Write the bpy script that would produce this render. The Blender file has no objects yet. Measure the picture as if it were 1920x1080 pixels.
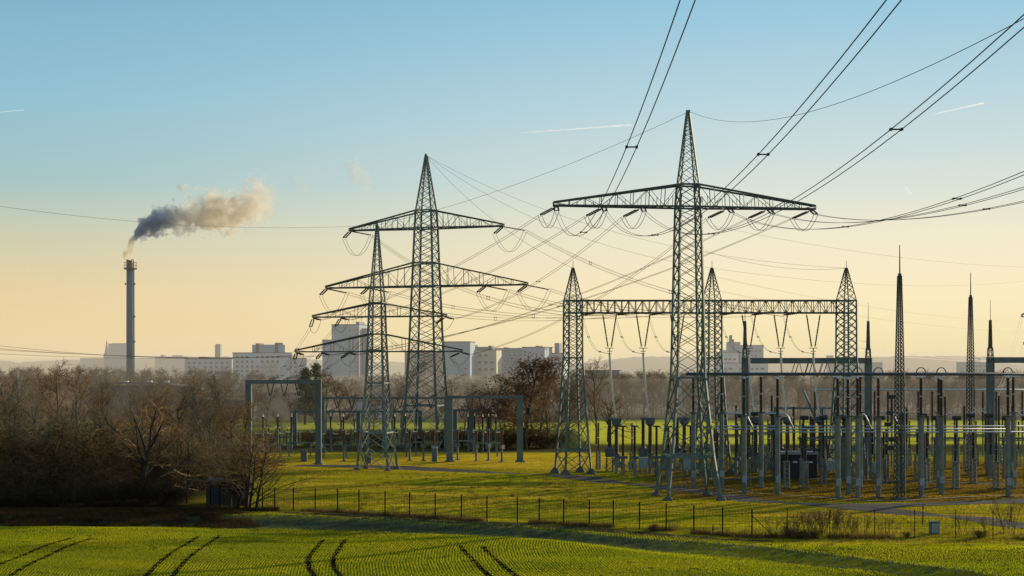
import bpy, math, random
import numpy as np
from mathutils import Vector, Matrix

random.seed(7)
rng = np.random.default_rng(11)
scene = bpy.context.scene
COL = scene.collection
PI = math.pi
R = math.radians

# ------------------------------------------------------------------ camera frame
CAM_H, FPX, HOR = 14.0, 2667.0, 690.0


def at(px, py, D):
    return Vector(((px - 960) * D / FPX, D, CAM_H + (HOR - py) * D / FPX))


def gd(py, z=0.0):
    return FPX * (CAM_H - z) / (py - HOR)


def ground(px, py, z=0.0):
    D = gd(py, z)
    return Vector(((px - 960) * D / FPX, D, z))


cam = bpy.data.cameras.new("camera")
cam.lens, cam.sensor_width = 50.0, 36.0
cam.shift_y = (HOR - 540) / 1920.0
cam.clip_start, cam.clip_end = 0.5, 60000
cam_o = bpy.data.objects.new("camera", cam)
cam_o.location = (0, 0, CAM_H)
cam_o.rotation_euler = (PI / 2, 0, 0)
COL.objects.link(cam_o)
scene.camera = cam_o

# ------------------------------------------------------------------ light and sky
SUN_AZ, SUN_EL = R(53), R(14.5)
scene.view_settings.view_transform = 'Standard'
scene.view_settings.look = 'None'
scene.view_settings.exposure = 0
scene.cycles.max_bounces = 8
scene.cycles.diffuse_bounces = 2
scene.cycles.volume_bounces = 8
scene.cycles.transparent_max_bounces = 12

world = bpy.data.worlds.new("World")
scene.world = world
world.use_nodes = True
wn, wl = world.node_tree.nodes, world.node_tree.links
wn.clear()


def srgb(r, g, b):
    f = lambda c: (c / 255 / 12.92) if c / 255 <= 0.04045 else ((c / 255 + 0.055) / 1.055) ** 2.4
    return (f(r), f(g), f(b), 1)


def build_world():
    out = wn.new('ShaderNodeOutputWorld')
    bg = wn.new('ShaderNodeBackground')
    bg.inputs[1].default_value = 0.15
    sky = wn.new('ShaderNodeTexSky')
    sky.sky_type = 'NISHITA'
    sky.sun_disc = False
    sky.sun_elevation = SUN_EL
    sky.sun_rotation = SUN_AZ
    tc = wn.new('ShaderNodeTexCoord')
    sep = wn.new('ShaderNodeSeparateXYZ')
    wl.new(tc.outputs['Generated'], sep.inputs[0])
    # evening haze gradient by elevation, separately for the side away from and towards the sun
    el = [(-0.3, None), (0.0, 690), (0.018, 642), (0.052, 550), (0.09, 450), (0.126, 350), (0.18, 200), (0.25, 0), (0.42, None), (0.75, None)]
    left = [(190, 160, 115), (238, 206, 150), (240, 210, 153), (231, 207, 158), (200, 203, 176), (162, 195, 197), (144, 191, 209), (122, 176, 202), (100, 158, 198), (98, 144, 190)]
    right = [(205, 180, 130), (254, 233, 170), (255, 237, 178), (253, 238, 196), (243, 235, 206), (217, 226, 218), (188, 215, 223), (150, 199, 222), (120, 172, 210), (104, 150, 194)]

    def ramp(cols):
        mr = wn.new('ShaderNodeMapRange')
        mr.inputs[1].default_value, mr.inputs[2].default_value = -0.3, 0.75
        wl.new(sep.outputs[2], mr.inputs[0])
        r = wn.new('ShaderNodeValToRGB')
        r.color_ramp.interpolation = 'EASE' if False else 'LINEAR'
        e = r.color_ramp.elements
        while len(e) < len(cols):
            e.new(0.5)
        for k, c in enumerate(cols):
            e[k].position = (el[k][0] + 0.3) / 1.05
            e[k].color = srgb(*c)
        wl.new(mr.outputs[0], r.inputs[0])
        return r

    ra, rb = ramp(left), ramp(right)
    dot = wn.new('ShaderNodeVectorMath')
    dot.operation = 'DOT_PRODUCT'
    wl.new(tc.outputs['Generated'], dot.inputs[0])
    dot.inputs[1].default_value = (1.0, 0.0, 0.0)
    az = wn.new('ShaderNodeMapRange')
    az.interpolation_type = 'SMOOTHSTEP'
    az.inputs[1].default_value, az.inputs[2].default_value = -0.44, 0.22
    wl.new(dot.outputs['Value'], az.inputs[0])
    mix = wn.new('ShaderNodeMix')
    mix.data_type = 'RGBA'
    wl.new(az.outputs[0], mix.inputs[0])
    wl.new(ra.outputs[0], mix.inputs[6])
    wl.new(rb.outputs[0], mix.inputs[7])
    # background strength is 0.15, so the gradient is scaled up to match; Nishita takes over towards the zenith
    sc = wn.new('ShaderNodeVectorMath')
    sc.operation = 'SCALE'
    sc.inputs[3].default_value = 1 / 0.15
    wl.new(mix.outputs[2], sc.inputs[0])
    mz = wn.new('ShaderNodeMapRange')
    mz.interpolation_type = 'SMOOTHSTEP'
    mz.inputs[1].default_value, mz.inputs[2].default_value = 0.3, 0.6
    wl.new(sep.outputs[2], mz.inputs[0])
    m2 = wn.new('ShaderNodeMix')
    m2.data_type = 'RGBA'
    wl.new(mz.outputs[0], m2.inputs[0])
    wl.new(sc.outputs[0], m2.inputs[6])
    wl.new(sky.outputs[0], m2.inputs[7])
    wl.new(m2.outputs[2], bg.inputs[0])
    wl.new(bg.outputs[0], out.inputs[0])


build_world()

sun = bpy.data.lights.new("sun", 'SUN')
sun.energy, sun.angle = 5.0, R(0.53)
sun.color = (1.0, 0.84, 0.58)
sun_o = bpy.data.objects.new("sun", sun)
sd = Vector((math.sin(SUN_AZ) * math.cos(SUN_EL), math.cos(SUN_AZ) * math.cos(SUN_EL), math.sin(SUN_EL)))
sun_o.rotation_euler = (-sd).to_track_quat('-Z', 'Y').to_euler()
sun_o.location = (60, 60, 80)
COL.objects.link(sun_o)

# ------------------------------------------------------------------ materials
MAT = {}


def mat(name, color, rough=0.8, metal=0.0, var=0.25, scale=2.0, bump=0.0, second=None, spec=0.3, detail=6):
    m = bpy.data.materials.new(name)
    m.use_nodes = True
    n, l = m.node_tree.nodes, m.node_tree.links
    b = n['Principled BSDF']
    b.inputs['Roughness'].default_value = rough
    b.inputs['Metallic'].default_value = metal
    b.inputs['Specular IOR Level'].default_value = spec
    geo = n.new('ShaderNodeNewGeometry')
    no = n.new('ShaderNodeTexNoise')
    no.inputs['Scale'].default_value = scale
    no.inputs['Detail'].default_value = detail
    l.new(geo.outputs['Position'], no.inputs['Vector'])
    cr = n.new('ShaderNodeValToRGB')
    c2 = second if second else tuple(c * (1 - var) for c in color)
    c1 = color if second else tuple(c * (1 + var) for c in color)
    cr.color_ramp.elements[0].position, cr.color_ramp.elements[1].position = 0.32, 0.68
    cr.color_ramp.elements[0].color = (*c2, 1)
    cr.color_ramp.elements[1].color = (*c1, 1)
    l.new(no.outputs['Fac'], cr.inputs[0])
    l.new(cr.outputs[0], b.inputs['Base Color'])
    if bump:
        bp = n.new('ShaderNodeBump')
        bp.inputs['Strength'].default_value = bump
        bp.inputs['Distance'].default_value = 0.1
        l.new(no.outputs['Fac'], bp.inputs['Height'])
        l.new(bp.outputs[0], b.inputs['Normal'])
    MAT[name] = m
    return m


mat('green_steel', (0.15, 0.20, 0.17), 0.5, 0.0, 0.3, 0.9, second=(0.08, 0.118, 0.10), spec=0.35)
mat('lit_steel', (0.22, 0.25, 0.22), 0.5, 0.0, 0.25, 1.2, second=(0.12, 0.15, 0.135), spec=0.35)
mat('dark_steel', (0.075, 0.086, 0.074), 0.6, 0.0, 0.3, 1.5)
mat('column_steel', (0.125, 0.16, 0.16), 0.6, 0.0, 0.2, 0.8)
mat('post_green', (0.19, 0.21, 0.175), 0.6, 0.0, 0.25, 1.2)
mat('insulator_brown', (0.038, 0.022, 0.018), 0.25, 0.0, 0.2, 3.0, spec=0.6)
mat('insulator_red', (0.10, 0.03, 0.022), 0.3, 0.0, 0.25, 3.0, spec=0.6)
mat('bushing_brown', (0.085, 0.06, 0.04), 0.6, 0.0, 0.25, 3.0, spec=0.25)
mat('bus_grey', (0.062, 0.076, 0.092), 0.5, 0.0, 0.15, 1.0, spec=0.3)
mat('twig_shaded', (0.075, 0.055, 0.032), 0.95, 0.0, 0.35, 0.4, second=(0.04, 0.032, 0.02), spec=0.0)  # darker twig copy, shade at the thicket foot put into the colour
mat('aluminium', (0.55, 0.61, 0.67), 0.5, 0.6, 0.08, 2.0)
mat('bright_cable', (0.85, 0.78, 0.66), 0.5, 0.0, 0.1, 2.0)
mat('cable', (0.07, 0.065, 0.06), 0.6, 0.1, 0.2, 1.0)
mat('tank_grey', (0.11, 0.13, 0.135), 0.65, 0.0, 0.15, 1.5)
mat('box_grey', (0.33, 0.37, 0.38), 0.5, 0.0, 0.12, 2.0)
mat('concrete', (0.13, 0.125, 0.11), 0.9, 0.0, 0.2, 1.2, 0.3)
mat('chimney_coat', (0.062, 0.125, 0.185), 0.65, 0.0, 0.10, 0.12)
mat('flue_metal', (0.20, 0.17, 0.14), 0.45, 0.6, 0.2, 0.8)
mat('shed_wood', (0.075, 0.05, 0.042), 0.9, 0.0, 0.3, 3.0, 0.4)
mat('shed_roof', (0.06, 0.05, 0.05), 0.8, 0.0, 0.3, 1.0)
mat('kiosk_wall', (0.045, 0.040, 0.042), 0.7, 0.0, 0.2, 2.0)
mat('kiosk_roof', (0.30, 0.30, 0.31), 0.8, 0.0, 0.15, 1.0)
mat('white_sign', (0.75, 0.77, 0.80), 0.5, 0.0, 0.04, 2.0)
mat('fence_steel', (0.012, 0.014, 0.013), 0.9, 0.0, 0.2, 2.0, spec=0.0)
mat('fence_wire', (0.03, 0.032, 0.028), 0.9, 0.0, 0.2, 2.0, spec=0.0)
mat('render_white', (0.64, 0.64, 0.64), 0.85, 0.0, 0.06, 0.08)
mat('render_cool', (0.38, 0.44, 0.52), 0.85, 0.0, 0.06, 0.08)
mat('render_cream', (0.56, 0.53, 0.42), 0.85, 0.0, 0.07, 0.08)
mat('render_grey', (0.27, 0.30, 0.34), 0.85, 0.0, 0.08, 0.08)
mat('render_red', (0.42, 0.20, 0.14), 0.85, 0.0, 0.08, 0.08)
mat('roof_felt', (0.16, 0.16, 0.17), 0.9, 0.0, 0.15, 0.3)
mat('slate', (0.09, 0.10, 0.11), 0.7, 0.0, 0.2, 0.3)
mat('window_glass', (0.075, 0.095, 0.12), 0.4, 0.0, 0.2, 0.3, spec=0.3)
mat('window_frame', (0.62, 0.63, 0.64), 0.6, 0.0, 0.05, 1.0)
mat('barn_wall', (0.05, 0.048, 0.052), 0.8, 0.0, 0.25, 0.3)
mat('barn_roof', (0.075, 0.085, 0.10), 0.8, 0.0, 0.25, 0.15)
mat('asphalt', (0.105, 0.092, 0.075), 0.95, 0.0, 0.2, 0.6, 0.3, spec=0.05)
mat('dirt', (0.11, 0.078, 0.045), 0.95, 0.0, 0.4, 1.0, 0.5, second=(0.055, 0.055, 0.03), spec=0.0)
mat('soil', (0.012, 0.009, 0.006), 1.0, 0.0, 0.3, 3.0, 0.3, spec=0.0)
mat('kerb_stone', (0.40, 0.38, 0.34), 0.9, 0.0, 0.15, 2.0)
mat('hill_wood', (0.085, 0.085, 0.06), 0.95, 0.0, 0.3, 0.01, second=(0.13, 0.12, 0.07))
mat('bark', (0.12, 0.092, 0.058), 0.95, 0.0, 0.35, 1.5)
mat('bark_dark', (0.042, 0.034, 0.026), 0.95, 0.0, 0.35, 1.5)
mat('twig', (0.38, 0.215, 0.085), 0.9, 0.0, 0.35, 0.5, second=(0.19, 0.125, 0.062), spec=0.1)
mat('twig_red', (0.30, 0.16, 0.08), 0.9, 0.0, 0.3, 0.5, second=(0.19, 0.11, 0.065), spec=0.1)
mat('twig_dark', (0.26, 0.155, 0.06), 0.9, 0.0, 0.35, 0.25, second=(0.09, 0.062, 0.032), spec=0.1)
mat('twig_grey', (0.22, 0.16, 0.105), 0.9, 0.0, 0.3, 0.3, spec=0.1)


def leafy(name, c_a, c_b, trans=0.5, scale=0.35, rand=0.35):
    """thin blades and leaves: diffuse on both sides plus light coming through"""
    m = bpy.data.materials.new(name)
    m.use_nodes = True
    n, l = m.node_tree.nodes, m.node_tree.links
    n.clear()
    out = n.new('ShaderNodeOutputMaterial')
    geo = n.new('ShaderNodeNewGeometry')
    no = n.new('ShaderNodeTexNoise')
    no.inputs['Scale'].default_value = scale
    no.inputs['Detail'].default_value = 5
    mp = n.new('ShaderNodeMapping')
    mp.inputs['Scale'].default_value = (0.3, 1.0, 1.0)
    l.new(geo.outputs['Position'], mp.inputs[0])
    l.new(mp.outputs[0], no.inputs['Vector'])
    cr = n.new('ShaderNodeValToRGB')
    cr.color_ramp.elements[0].position, cr.color_ramp.elements[1].position = 0.38, 0.62
    cr.color_ramp.elements[0].color = (*c_a, 1)
    cr.color_ramp.elements[1].color = (*c_b, 1)
    l.new(no.outputs['Fac'], cr.inputs[0])
    hv = n.new('ShaderNodeHueSaturation')
    mr = n.new('ShaderNodeMapRange')
    mr.inputs[3].default_value, mr.inputs[4].default_value = 1 - rand, 1 + rand
    l.new(geo.outputs['Random Per Island'], mr.inputs[0])
    l.new(mr.outputs[0], hv.inputs['Value'])
    l.new(cr.outputs[0], hv.inputs['Color'])
    d = n.new('ShaderNodeBsdfDiffuse')
    t = n.new('ShaderNodeBsdfTranslucent')
    mx = n.new('ShaderNodeMixShader')
    mx.inputs[0].default_value = trans
    l.new(hv.outputs[0], d.inputs[0])
    l.new(hv.outputs[0], t.inputs[0])
    l.new(d.outputs[0], mx.inputs[1])
    l.new(t.outputs[0], mx.inputs[2])
    l.new(mx.outputs[0], out.inputs[0])
    MAT[name] = m
    return m


leafy('crop_blade', (0.34, 0.385, 0.010), (0.54, 0.51, 0.014), 0.55, 0.25, 0.22)
leafy('meadow_blade', (0.29, 0.275, 0.014), (0.60, 0.52, 0.018), 0.5, 0.22, 0.2)
leafy('straw_blade', (0.40, 0.28, 0.035), (0.64, 0.45, 0.05), 0.5, 0.25)
leafy('yard_blade', (0.24, 0.16, 0.018), (0.46, 0.29, 0.025), 0.5, 0.2)
leafy('frost_shade_blade', (0.05, 0.10, 0.09), (0.10, 0.16, 0.12), 0.35, 0.3)  # dark blue-green: frost plus the shade of the bank painted in
leafy('dry_weed', (0.12, 0.075, 0.03), (0.22, 0.14, 0.06), 0.4, 0.5)
leafy('dark_weed', (0.035, 0.026, 0.013), (0.10, 0.062, 0.022), 0.3, 0.5)
leafy('brown_leaf', (0.12, 0.072, 0.042), (0.20, 0.115, 0.065), 0.35, 0.4)
leafy('needle', (0.05, 0.08, 0.045), (0.11, 0.14, 0.06), 0.2, 0.4)
leafy('ivy', (0.07, 0.05, 0.018), (0.14, 0.09, 0.03), 0.3, 0.4)

# ------------------------------------------------------------------ mesh helpers


class MB:
    def __init__(self):
        self.v, self.f = [], []

    def add(self, vs, fs):
        o = len(self.v)
        self.v += [tuple(p) for p in vs]
        self.f += [tuple(i + o for i in f) for f in fs]

    def box(self, c, s, rz=0.0):
        cx, cy, cz = c
        hx, hy, hz = s[0] / 2, s[1] / 2, s[2] / 2
        ca, sa = math.cos(rz), math.sin(rz)
        vs = [(cx + x * ca - y * sa, cy + x * sa + y * ca, cz + z) for z in (-hz, hz) for x, y in ((-hx, -hy), (hx, -hy), (hx, hy), (-hx, hy))]
        self.add(vs, [(3, 2, 1, 0), (4, 5, 6, 7), (0, 1, 5, 4), (1, 2, 6, 5), (2, 3, 7, 6), (3, 0, 4, 7)])

    def frame(self, d):
        d = d.normalized()
        u = d.cross(Vector((0, 0, 1)))
        if u.length < 1e-3:
            u = d.cross(Vector((0, 1, 0)))
        u.normalize()
        return u, d.cross(u).normalized()

    def bar(self, p, q, w, h=None):
        p, q = Vector(p), Vector(q)
        h = h or w
        u, v = self.frame(q - p)
        u, v = u * w / 2, v * h / 2
        vs = [e + a * u + b * v for e in (p, q) for a, b in ((-1, -1), (1, -1), (1, 1), (-1, 1))]
        self.add(vs, [(3, 2, 1, 0), (4, 5, 6, 7), (0, 1, 5, 4), (1, 2, 6, 5), (2, 3, 7, 6), (3, 0, 4, 7)])

    def angle(self, p, q, w):
        """an L section: two thin flat bars"""
        self.bar(p, q, w, w * 0.55)

    def cyl(self, p, q, r0, r1=None, n=8, caps=True):
        p, q = Vector(p), Vector(q)
        r1 = r0 if r1 is None else r1
        u, v = self.frame(q - p)
        vs = []
        for e, r in ((p, r0), (q, r1)):
            for k in range(n):
                a = 2 * PI * k / n
                vs.append(e + u * (r * math.cos(a)) + v * (r * math.sin(a)))
        fs = [(k, (k + 1) % n, n + (k + 1) % n, n + k) for k in range(n)]
        if caps:
            fs += [tuple(range(n - 1, -1, -1)), tuple(range(n, 2 * n))]
        self.add(vs, fs)

    def lathe(self, p, q, prof, n=8):
        """prof: (t along p-q, radius)"""
        p, q = Vector(p), Vector(q)
        u, v = self.frame(q - p)
        vs = []
        for t, r in prof:
            e = p.lerp(q, t)
            for k in range(n):
                a = 2 * PI * k / n
                vs.append(e + u * (r * math.cos(a)) + v * (r * math.sin(a)))
        m = len(prof)
        fs = [(j * n + k, j * n + (k + 1) % n, (j + 1) * n + (k + 1) % n, (j + 1) * n + k) for j in range(m - 1) for k in range(n)]
        fs += [tuple(range(n - 1, -1, -1)), tuple(range((m - 1) * n, m * n))]
        self.add(vs, fs)

    def sheds(self, p, q, r, count, n=8, core=0.6):
        prof = [(0, r * core)]
        for k in range(count):
            t = (k + 0.5) / count
            h = 0.32 / count
            prof += [(t - h, r * core), (t + h * 0.4, r), (t + h, r * core)]
        prof.append((1, r * core))
        self.lathe(p, q, prof, n)

    def tube(self, pts, r, n=4, r_end=None):
        pts = [Vector(p) for p in pts]
        m = len(pts)
        vs = []
        pu = None
        for i, p in enumerate(pts):
            d = (pts[min(i + 1, m - 1)] - pts[max(i - 1, 0)])
            u, v = self.frame(d)
            rr = r if r_end is None else r + (r_end - r) * i / (m - 1)
            for k in range(n):
                a = 2 * PI * k / n + PI / 4
                vs.append(p + u * (rr * math.cos(a)) + v * (rr * math.sin(a)))
        fs = [(j * n + k, j * n + (k + 1) % n, (j + 1) * n + (k + 1) % n, (j + 1) * n + k) for j in range(m - 1) for k in range(n)]
        fs += [tuple(range(n - 1, -1, -1)), tuple(range((m - 1) * n, m * n))]
        self.add(vs, fs)

    def build(self, name, material, parent=None, smooth=False):
        me = bpy.data.meshes.new(name)
        me.from_pydata(self.v, [], self.f)
        me.materials.append(MAT[material])
        if smooth:
            me.shade_smooth()
        o = bpy.data.objects.new(name, me)
        COL.objects.link(o)
        o.parent = parent
        return o


def np_mesh(name, verts, faces, material, k):
    """fast mesh from numpy arrays; every face has k corners"""
    me = bpy.data.meshes.new(name)
    nv, nf = len(verts), len(faces)
    me.vertices.add(nv)
    me.vertices.foreach_set('co', np.ascontiguousarray(verts, dtype=np.float32).ravel())
    me.loops.add(nf * k)
    me.loops.foreach_set('vertex_index', np.ascontiguousarray(faces, dtype=np.int32).ravel())
    me.polygons.add(nf)
    me.polygons.foreach_set('loop_start', np.arange(0, nf * k, k, dtype=np.int32))
    me.update(calc_edges=True)
    me.materials.append(MAT[material])
    return me


def tag(o, label=None, cat=None, group=None, kind=None):
    for k, v in (('label', label), ('category', cat), ('group', group), ('kind', kind)):
        if v:
            o[k] = v
        elif k in o:
            del o[k]
    return o


def thing(name, loc, label, cat, rz=0.0, group=None, kind=None):
    o = bpy.data.objects.new(name, None)
    o.empty_display_size = 0.5
    o.location = loc
    o.rotation_euler = (0, 0, rz)
    COL.objects.link(o)
    return tag(o, label, cat, group, kind)


KIDS = {}


def copy_tree(o, parent=None):
    c = o.copy()
    COL.objects.link(c)
    c.parent = parent
    for ch in o.children:
        copy_tree(ch, c)
    return c


def place(proto, first, loc, rz, label, group=None, scale=None):
    """the first call uses the prototype itself, later ones copy it and its parts"""
    o = proto if first else copy_tree(proto)
    o.location = loc
    o.rotation_euler = (0, 0, rz)
    if scale:
        o.scale = scale if hasattr(scale, '__len__') else (scale,) * 3
    o['label'] = label
    if group:
        o['group'] = group
    return o


class Pool:
    """prototype that hands out itself once, then copies"""

    def __init__(self, proto):
        self.p, self.used = proto, False

    def put(self, loc, rz, label, group=None, scale=None):
        o = place(self.p, not self.used, loc, rz, label, group, scale)
        self.used = True
        return o


ORD = ['first', 'second', 'third', 'fourth', 'fifth', 'sixth', 'seventh', 'eighth', 'ninth', 'tenth', 'eleventh', 'twelfth', 'thirteenth',
       'fourteenth', 'fifteenth', 'sixteenth', 'seventeenth', 'eighteenth', 'nineteenth', 'twentieth']


def ordinal(i, n):
    return 'leftmost' if i == 0 else ('rightmost' if i == n - 1 else ORD[i])

# ------------------------------------------------------------------ terrain
BX = np.array([-300, -60, -33, -20, -10, 0, 10.8, 18.6, 25.4, 29, 40, 80, 300.])
BY = np.array([130.5, 130.5, 130.5, 130, 127.5, 122.3, 113.3, 108, 101.5, 96.5, 84, 70, 60.])
BANK = 0.5


# fence posts along the field
post_px = [(395, 951), (412, 952), (492, 955), (515, 957), (550, 959), (591, 961), (633, 963), (673, 966), (722, 969), (768, 971), (816, 973), (865, 976), (913, 979), (970, 981), (1011, 983), (1057, 986), (1105, 989), (1150, 991), (1199, 994), (1249, 997), (1301, 1000), (1355, 1003), (1410, 1006), (1476, 1006), (1556, 1007), (1640, 1007), (1715, 1008), (1792, 1008), (1862, 1009), (1935, 1009)]
FPTS = [ground(*p) for p in post_px]
FENCE_LINE = np.array([(p.x, p.y) for p in FPTS])


def smooth(t):
    t = np.clip(t, 0, 1)
    return t * t * (3 - 2 * t)


def bank_edge(x):
    return np.interp(x, BX, BY) + 0.8 * (vnoise(np.asarray(x, float), np.zeros(np.shape(x)), 4.0, 21) - 0.5) + 0.35 * (vnoise(np.asarray(x, float), np.zeros(np.shape(x)), 1.3, 22) - 0.5)


def tz(x, y):
    x, y = np.asarray(x, float), np.asarray(y, float)
    near = smooth((y - 60) / 30) * (1 - smooth((y - 200) / 40))
    und = (0.10 * np.sin(y * 0.55 + x * 0.10 + 1.3 * np.sin(x * 0.07)) + 0.07 * np.sin(y * 0.31 - x * 0.05 + 2)) * near
    s = (y - bank_edge(x)) / 4.3
    z = -BANK * (1 - smooth(s))
    field = (1 - smooth(s + 1.0))
    und = und * (1 - 0.7 * field)
    z = z + und + field * 0.35 * np.sin(x * 0.13 + 0.6) * smooth((y - 70) / 20)
    z = z - 0.25 * (1 - smooth((y - 85) / 20)) * field
    hill = 13.0 * np.clip(1 - y / 88.0, 0, 1.0) ** 2.2
    hill = np.where(y < 0, 13.0 - np.clip(-y, 0, 400) * 0.01, hill)
    return z + hill


def gz(x, y):
    return float(tz(x, y))


def on(px, py):
    """point of the terrain seen at a pixel"""
    z = 0.0
    for _ in range(8):
        p = ground(px, py, z)
        z = gz(p.x, p.y)
    return Vector((p.x, p.y, z))


# tramline centre curve (lateral shift of the drilled rows with depth)
def row_shift(y):
    return np.interp(y, [60, 95, 101, 107, 114, 122, 140], [3.5, 0, -1.05, -1.75, -2.0, -1.6, 0.0])


def vnoise(x, y, s, seed=0):
    """smooth value noise on arrays"""
    xs, ys = x / s + seed * 17.3, y / s + seed * 9.1
    xi, yi = np.floor(xs), np.floor(ys)
    fx, fy = xs - xi, ys - yi
    fx, fy = fx * fx * (3 - 2 * fx), fy * fy * (3 - 2 * fy)
    h = lambda a, b: np.mod(np.sin(a * 127.1 + b * 311.7 + seed * 74.7) * 43758.5453, 1.0)
    return (h(xi, yi) * (1 - fx) + h(xi + 1, yi) * fx) * (1 - fy) + (h(xi, yi + 1) * (1 - fx) + h(xi + 1, yi + 1) * fx) * fy


def yard_mask(x, y):
    """brown trodden grass inside the switchyard on the right"""
    m = smooth((y - (151 - 0.2 * (x - 20))) / 4) * (1 - smooth((y - 205) / 20)) * smooth((x - (14 + 0 * y)) / 6)
    return m


def build_ground():
    xs = np.concatenate([[-9000, -4000, -1500, -700, -400, -250, -170], np.arange(-120, 140.1, 1.5), [180, 260, 420, 700, 1500, 4000, 9000]])
    ys = np.concatenate([[-600, -250, -120, -60, -30, -10, 0, 10, 20, 30, 40, 50, 60, 70], np.arange(76, 262, 1.25), np.arange(266, 420, 6), [440, 480, 560, 700, 1000, 1600, 3000, 6000, 14000]])
    X, Y = np.meshgrid(xs, ys)
    Z = tz(X, Y)
    nx, ny = len(xs), len(ys)
    V = np.stack([X.ravel(), Y.ravel(), Z.ravel()], 1)
    i = np.arange(nx * ny).reshape(ny, nx)
    F = np.stack([i[:-1, :-1], i[:-1, 1:], i[1:, 1:], i[1:, :-1]], -1).reshape(-1, 4)
    m = bpy.data.materials.new('ground_cover')
    m.use_nodes = True
    n, l = m.node_tree.nodes, m.node_tree.links
    b = n['Principled BSDF']
    b.inputs['Roughness'].default_value = 1.0
    b.inputs['Specular IOR Level'].default_value = 0.0
    at_ = n.new('ShaderNodeAttribute')
    at_.attribute_name = 'cover'
    geo = n.new('ShaderNodeNewGeometry')
    no = n.new('ShaderNodeTexNoise')
    no.inputs['Scale'].default_value = 0.9
    no.inputs['Detail'].default_value = 8
    no.inputs['Roughness'].default_value = 0.7
    mp = n.new('ShaderNodeMapping')
    mp.inputs['Scale'].default_value = (0.22, 1.0, 1.0)
    l.new(geo.outputs['Position'], mp.inputs[0])
    l.new(mp.outputs[0], no.inputs['Vector'])
    mr = n.new('ShaderNodeMapRange')
    mr.inputs[1].default_value, mr.inputs[2].default_value = 0.3, 0.7
    mr.inputs[3].default_value, mr.inputs[4].default_value = 0.55, 1.4
    l.new(no.outputs['Fac'], mr.inputs[0])
    sc = n.new('ShaderNodeVectorMath')
    sc.operation = 'SCALE'
    l.new(at_.outputs['Color'], sc.inputs[0])
    l.new(mr.outputs[0], sc.inputs[3])
    l.new(sc.outputs[0], b.inputs['Base Color'])
    bp = n.new('ShaderNodeBump')
    bp.inputs['Strength'].default_value = 0.9
    bp.inputs['Distance'].default_value = 0.25
    l.new(no.outputs['Fac'], bp.inputs['Height'])
    l.new(bp.outputs[0], b.inputs['Normal'])
    MAT['ground_cover'] = m
    me = np_mesh('ground', V, F, 'ground_cover', 4)
    x, y = V[:, 0], V[:, 1]
    c = np.tile(np.array([0.13, 0.15, 0.03]), (len(V), 1))               # far meadows

    def lay(col, w):
        nonlocal c
        w = np.clip(w, 0, 1)[:, None]
        c = c * (1 - w) + np.array(col) * w
    e = y - bank_edge(x)
    lay(np.where(x[:, None] > 14, (0.66, 0.60, 0.055), (0.42, 0.42, 0.06)), np.where(x > 14, smooth((y - 258) / 8) * (1 - smooth((y - 378) / 10)), smooth((y - 322) / 6) * (1 - smooth((y - 362) / 6)) * smooth((x + 62) / 10)))       # bright field behind the yard
    lay((0.12, 0.10, 0.07), smooth((y - 385) / 15) * (1 - smooth((y - 1500) / 900)) * 0.7)
    lay((0.32, 0.28, 0.016), (y > 76) * (1 - smooth((y - 225) / 8)))               # meadow
    lay((0.62, 0.44, 0.03), smooth((y - 196) / 8) * (1 - smooth((y - 232) / 6)) * smooth((x + 60) / 10) * (1 - smooth((x - 16) / 6)))
    lay((0.15, 0.098, 0.022), yard_mask(x, y))
    lay((0.085, 0.06, 0.035), smooth((y - 236) / 4) * (1 - smooth((y - 254) / 6)) * 0.8)   # rough strip behind the yard
    lay((0.135, 0.135, 0.014), 1 - smooth((e + 1.0) / 3))
    fy = np.interp(x, FENCE_LINE[2:, 0], FENCE_LINE[2:, 1])
    lay((0.10, 0.095, 0.014), smooth((e - 3) / 1.5) * (1 - smooth((y - fy + 4.5) / 1.5)) * smooth((x - 0) / 4))                            # drilled field
    lay((0.05, 0.065, 0.045), np.exp(-((e - 1.8) / 1.8) ** 2) * (1 - smooth((x - 10) / 6)))   # frosty bank, its shade darkened into the ground colour
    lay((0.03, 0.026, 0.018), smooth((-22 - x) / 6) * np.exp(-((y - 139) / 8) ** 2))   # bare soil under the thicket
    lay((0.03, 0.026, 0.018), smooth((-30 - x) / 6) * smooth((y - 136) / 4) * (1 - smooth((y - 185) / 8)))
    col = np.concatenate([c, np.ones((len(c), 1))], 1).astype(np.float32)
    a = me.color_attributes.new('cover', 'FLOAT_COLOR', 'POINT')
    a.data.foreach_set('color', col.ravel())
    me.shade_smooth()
    o = bpy.data.objects.new('ground', me)
    COL.objects.link(o)
    tag(o, 'green winter field and meadow reaching to the horizon', kind='structure')


build_ground()


def strip(name, pts, widths, material, label, dz=0.02, step=1.5):
    """a sheet laid on the terrain along a polyline"""
    P = [Vector((p[0], p[1], 0)) for p in pts]
    dense, ww = [], []
    for a, b, wa, wb in zip(P, P[1:], widths, widths[1:]):
        k = max(1, int((b - a).length / step))
        for j in range(k):
            dense.append(a.lerp(b, j / k))
            ww.append(wa + (wb - wa) * j / k)
    dense.append(P[-1])
    ww.append(widths[-1])
    mb = MB()
    vs, fs = [], []
    M = 5
    for i, p in enumerate(dense):
        d = (dense[min(i + 1, len(dense) - 1)] - dense[max(i - 1, 0)]).normalized()
        nrm = Vector((-d.y, d.x, 0))
        for k in range(M):
            q = p + nrm * ww[i] * (k / (M - 1) - 0.5) * (1 + 0.1 * math.sin(i * 1.7 + k))
            vs.append((q.x, q.y, gz(q.x, q.y) + dz))
    for i in range(len(dense) - 1):
        for k in range(M - 1):
            a = i * M + k
            fs.append((a, a + 1, a + M + 1, a + M))
    mb.add(vs, fs)
    o = mb.build(name, material)
    tag(o, label, kind='structure')
    return o


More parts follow.
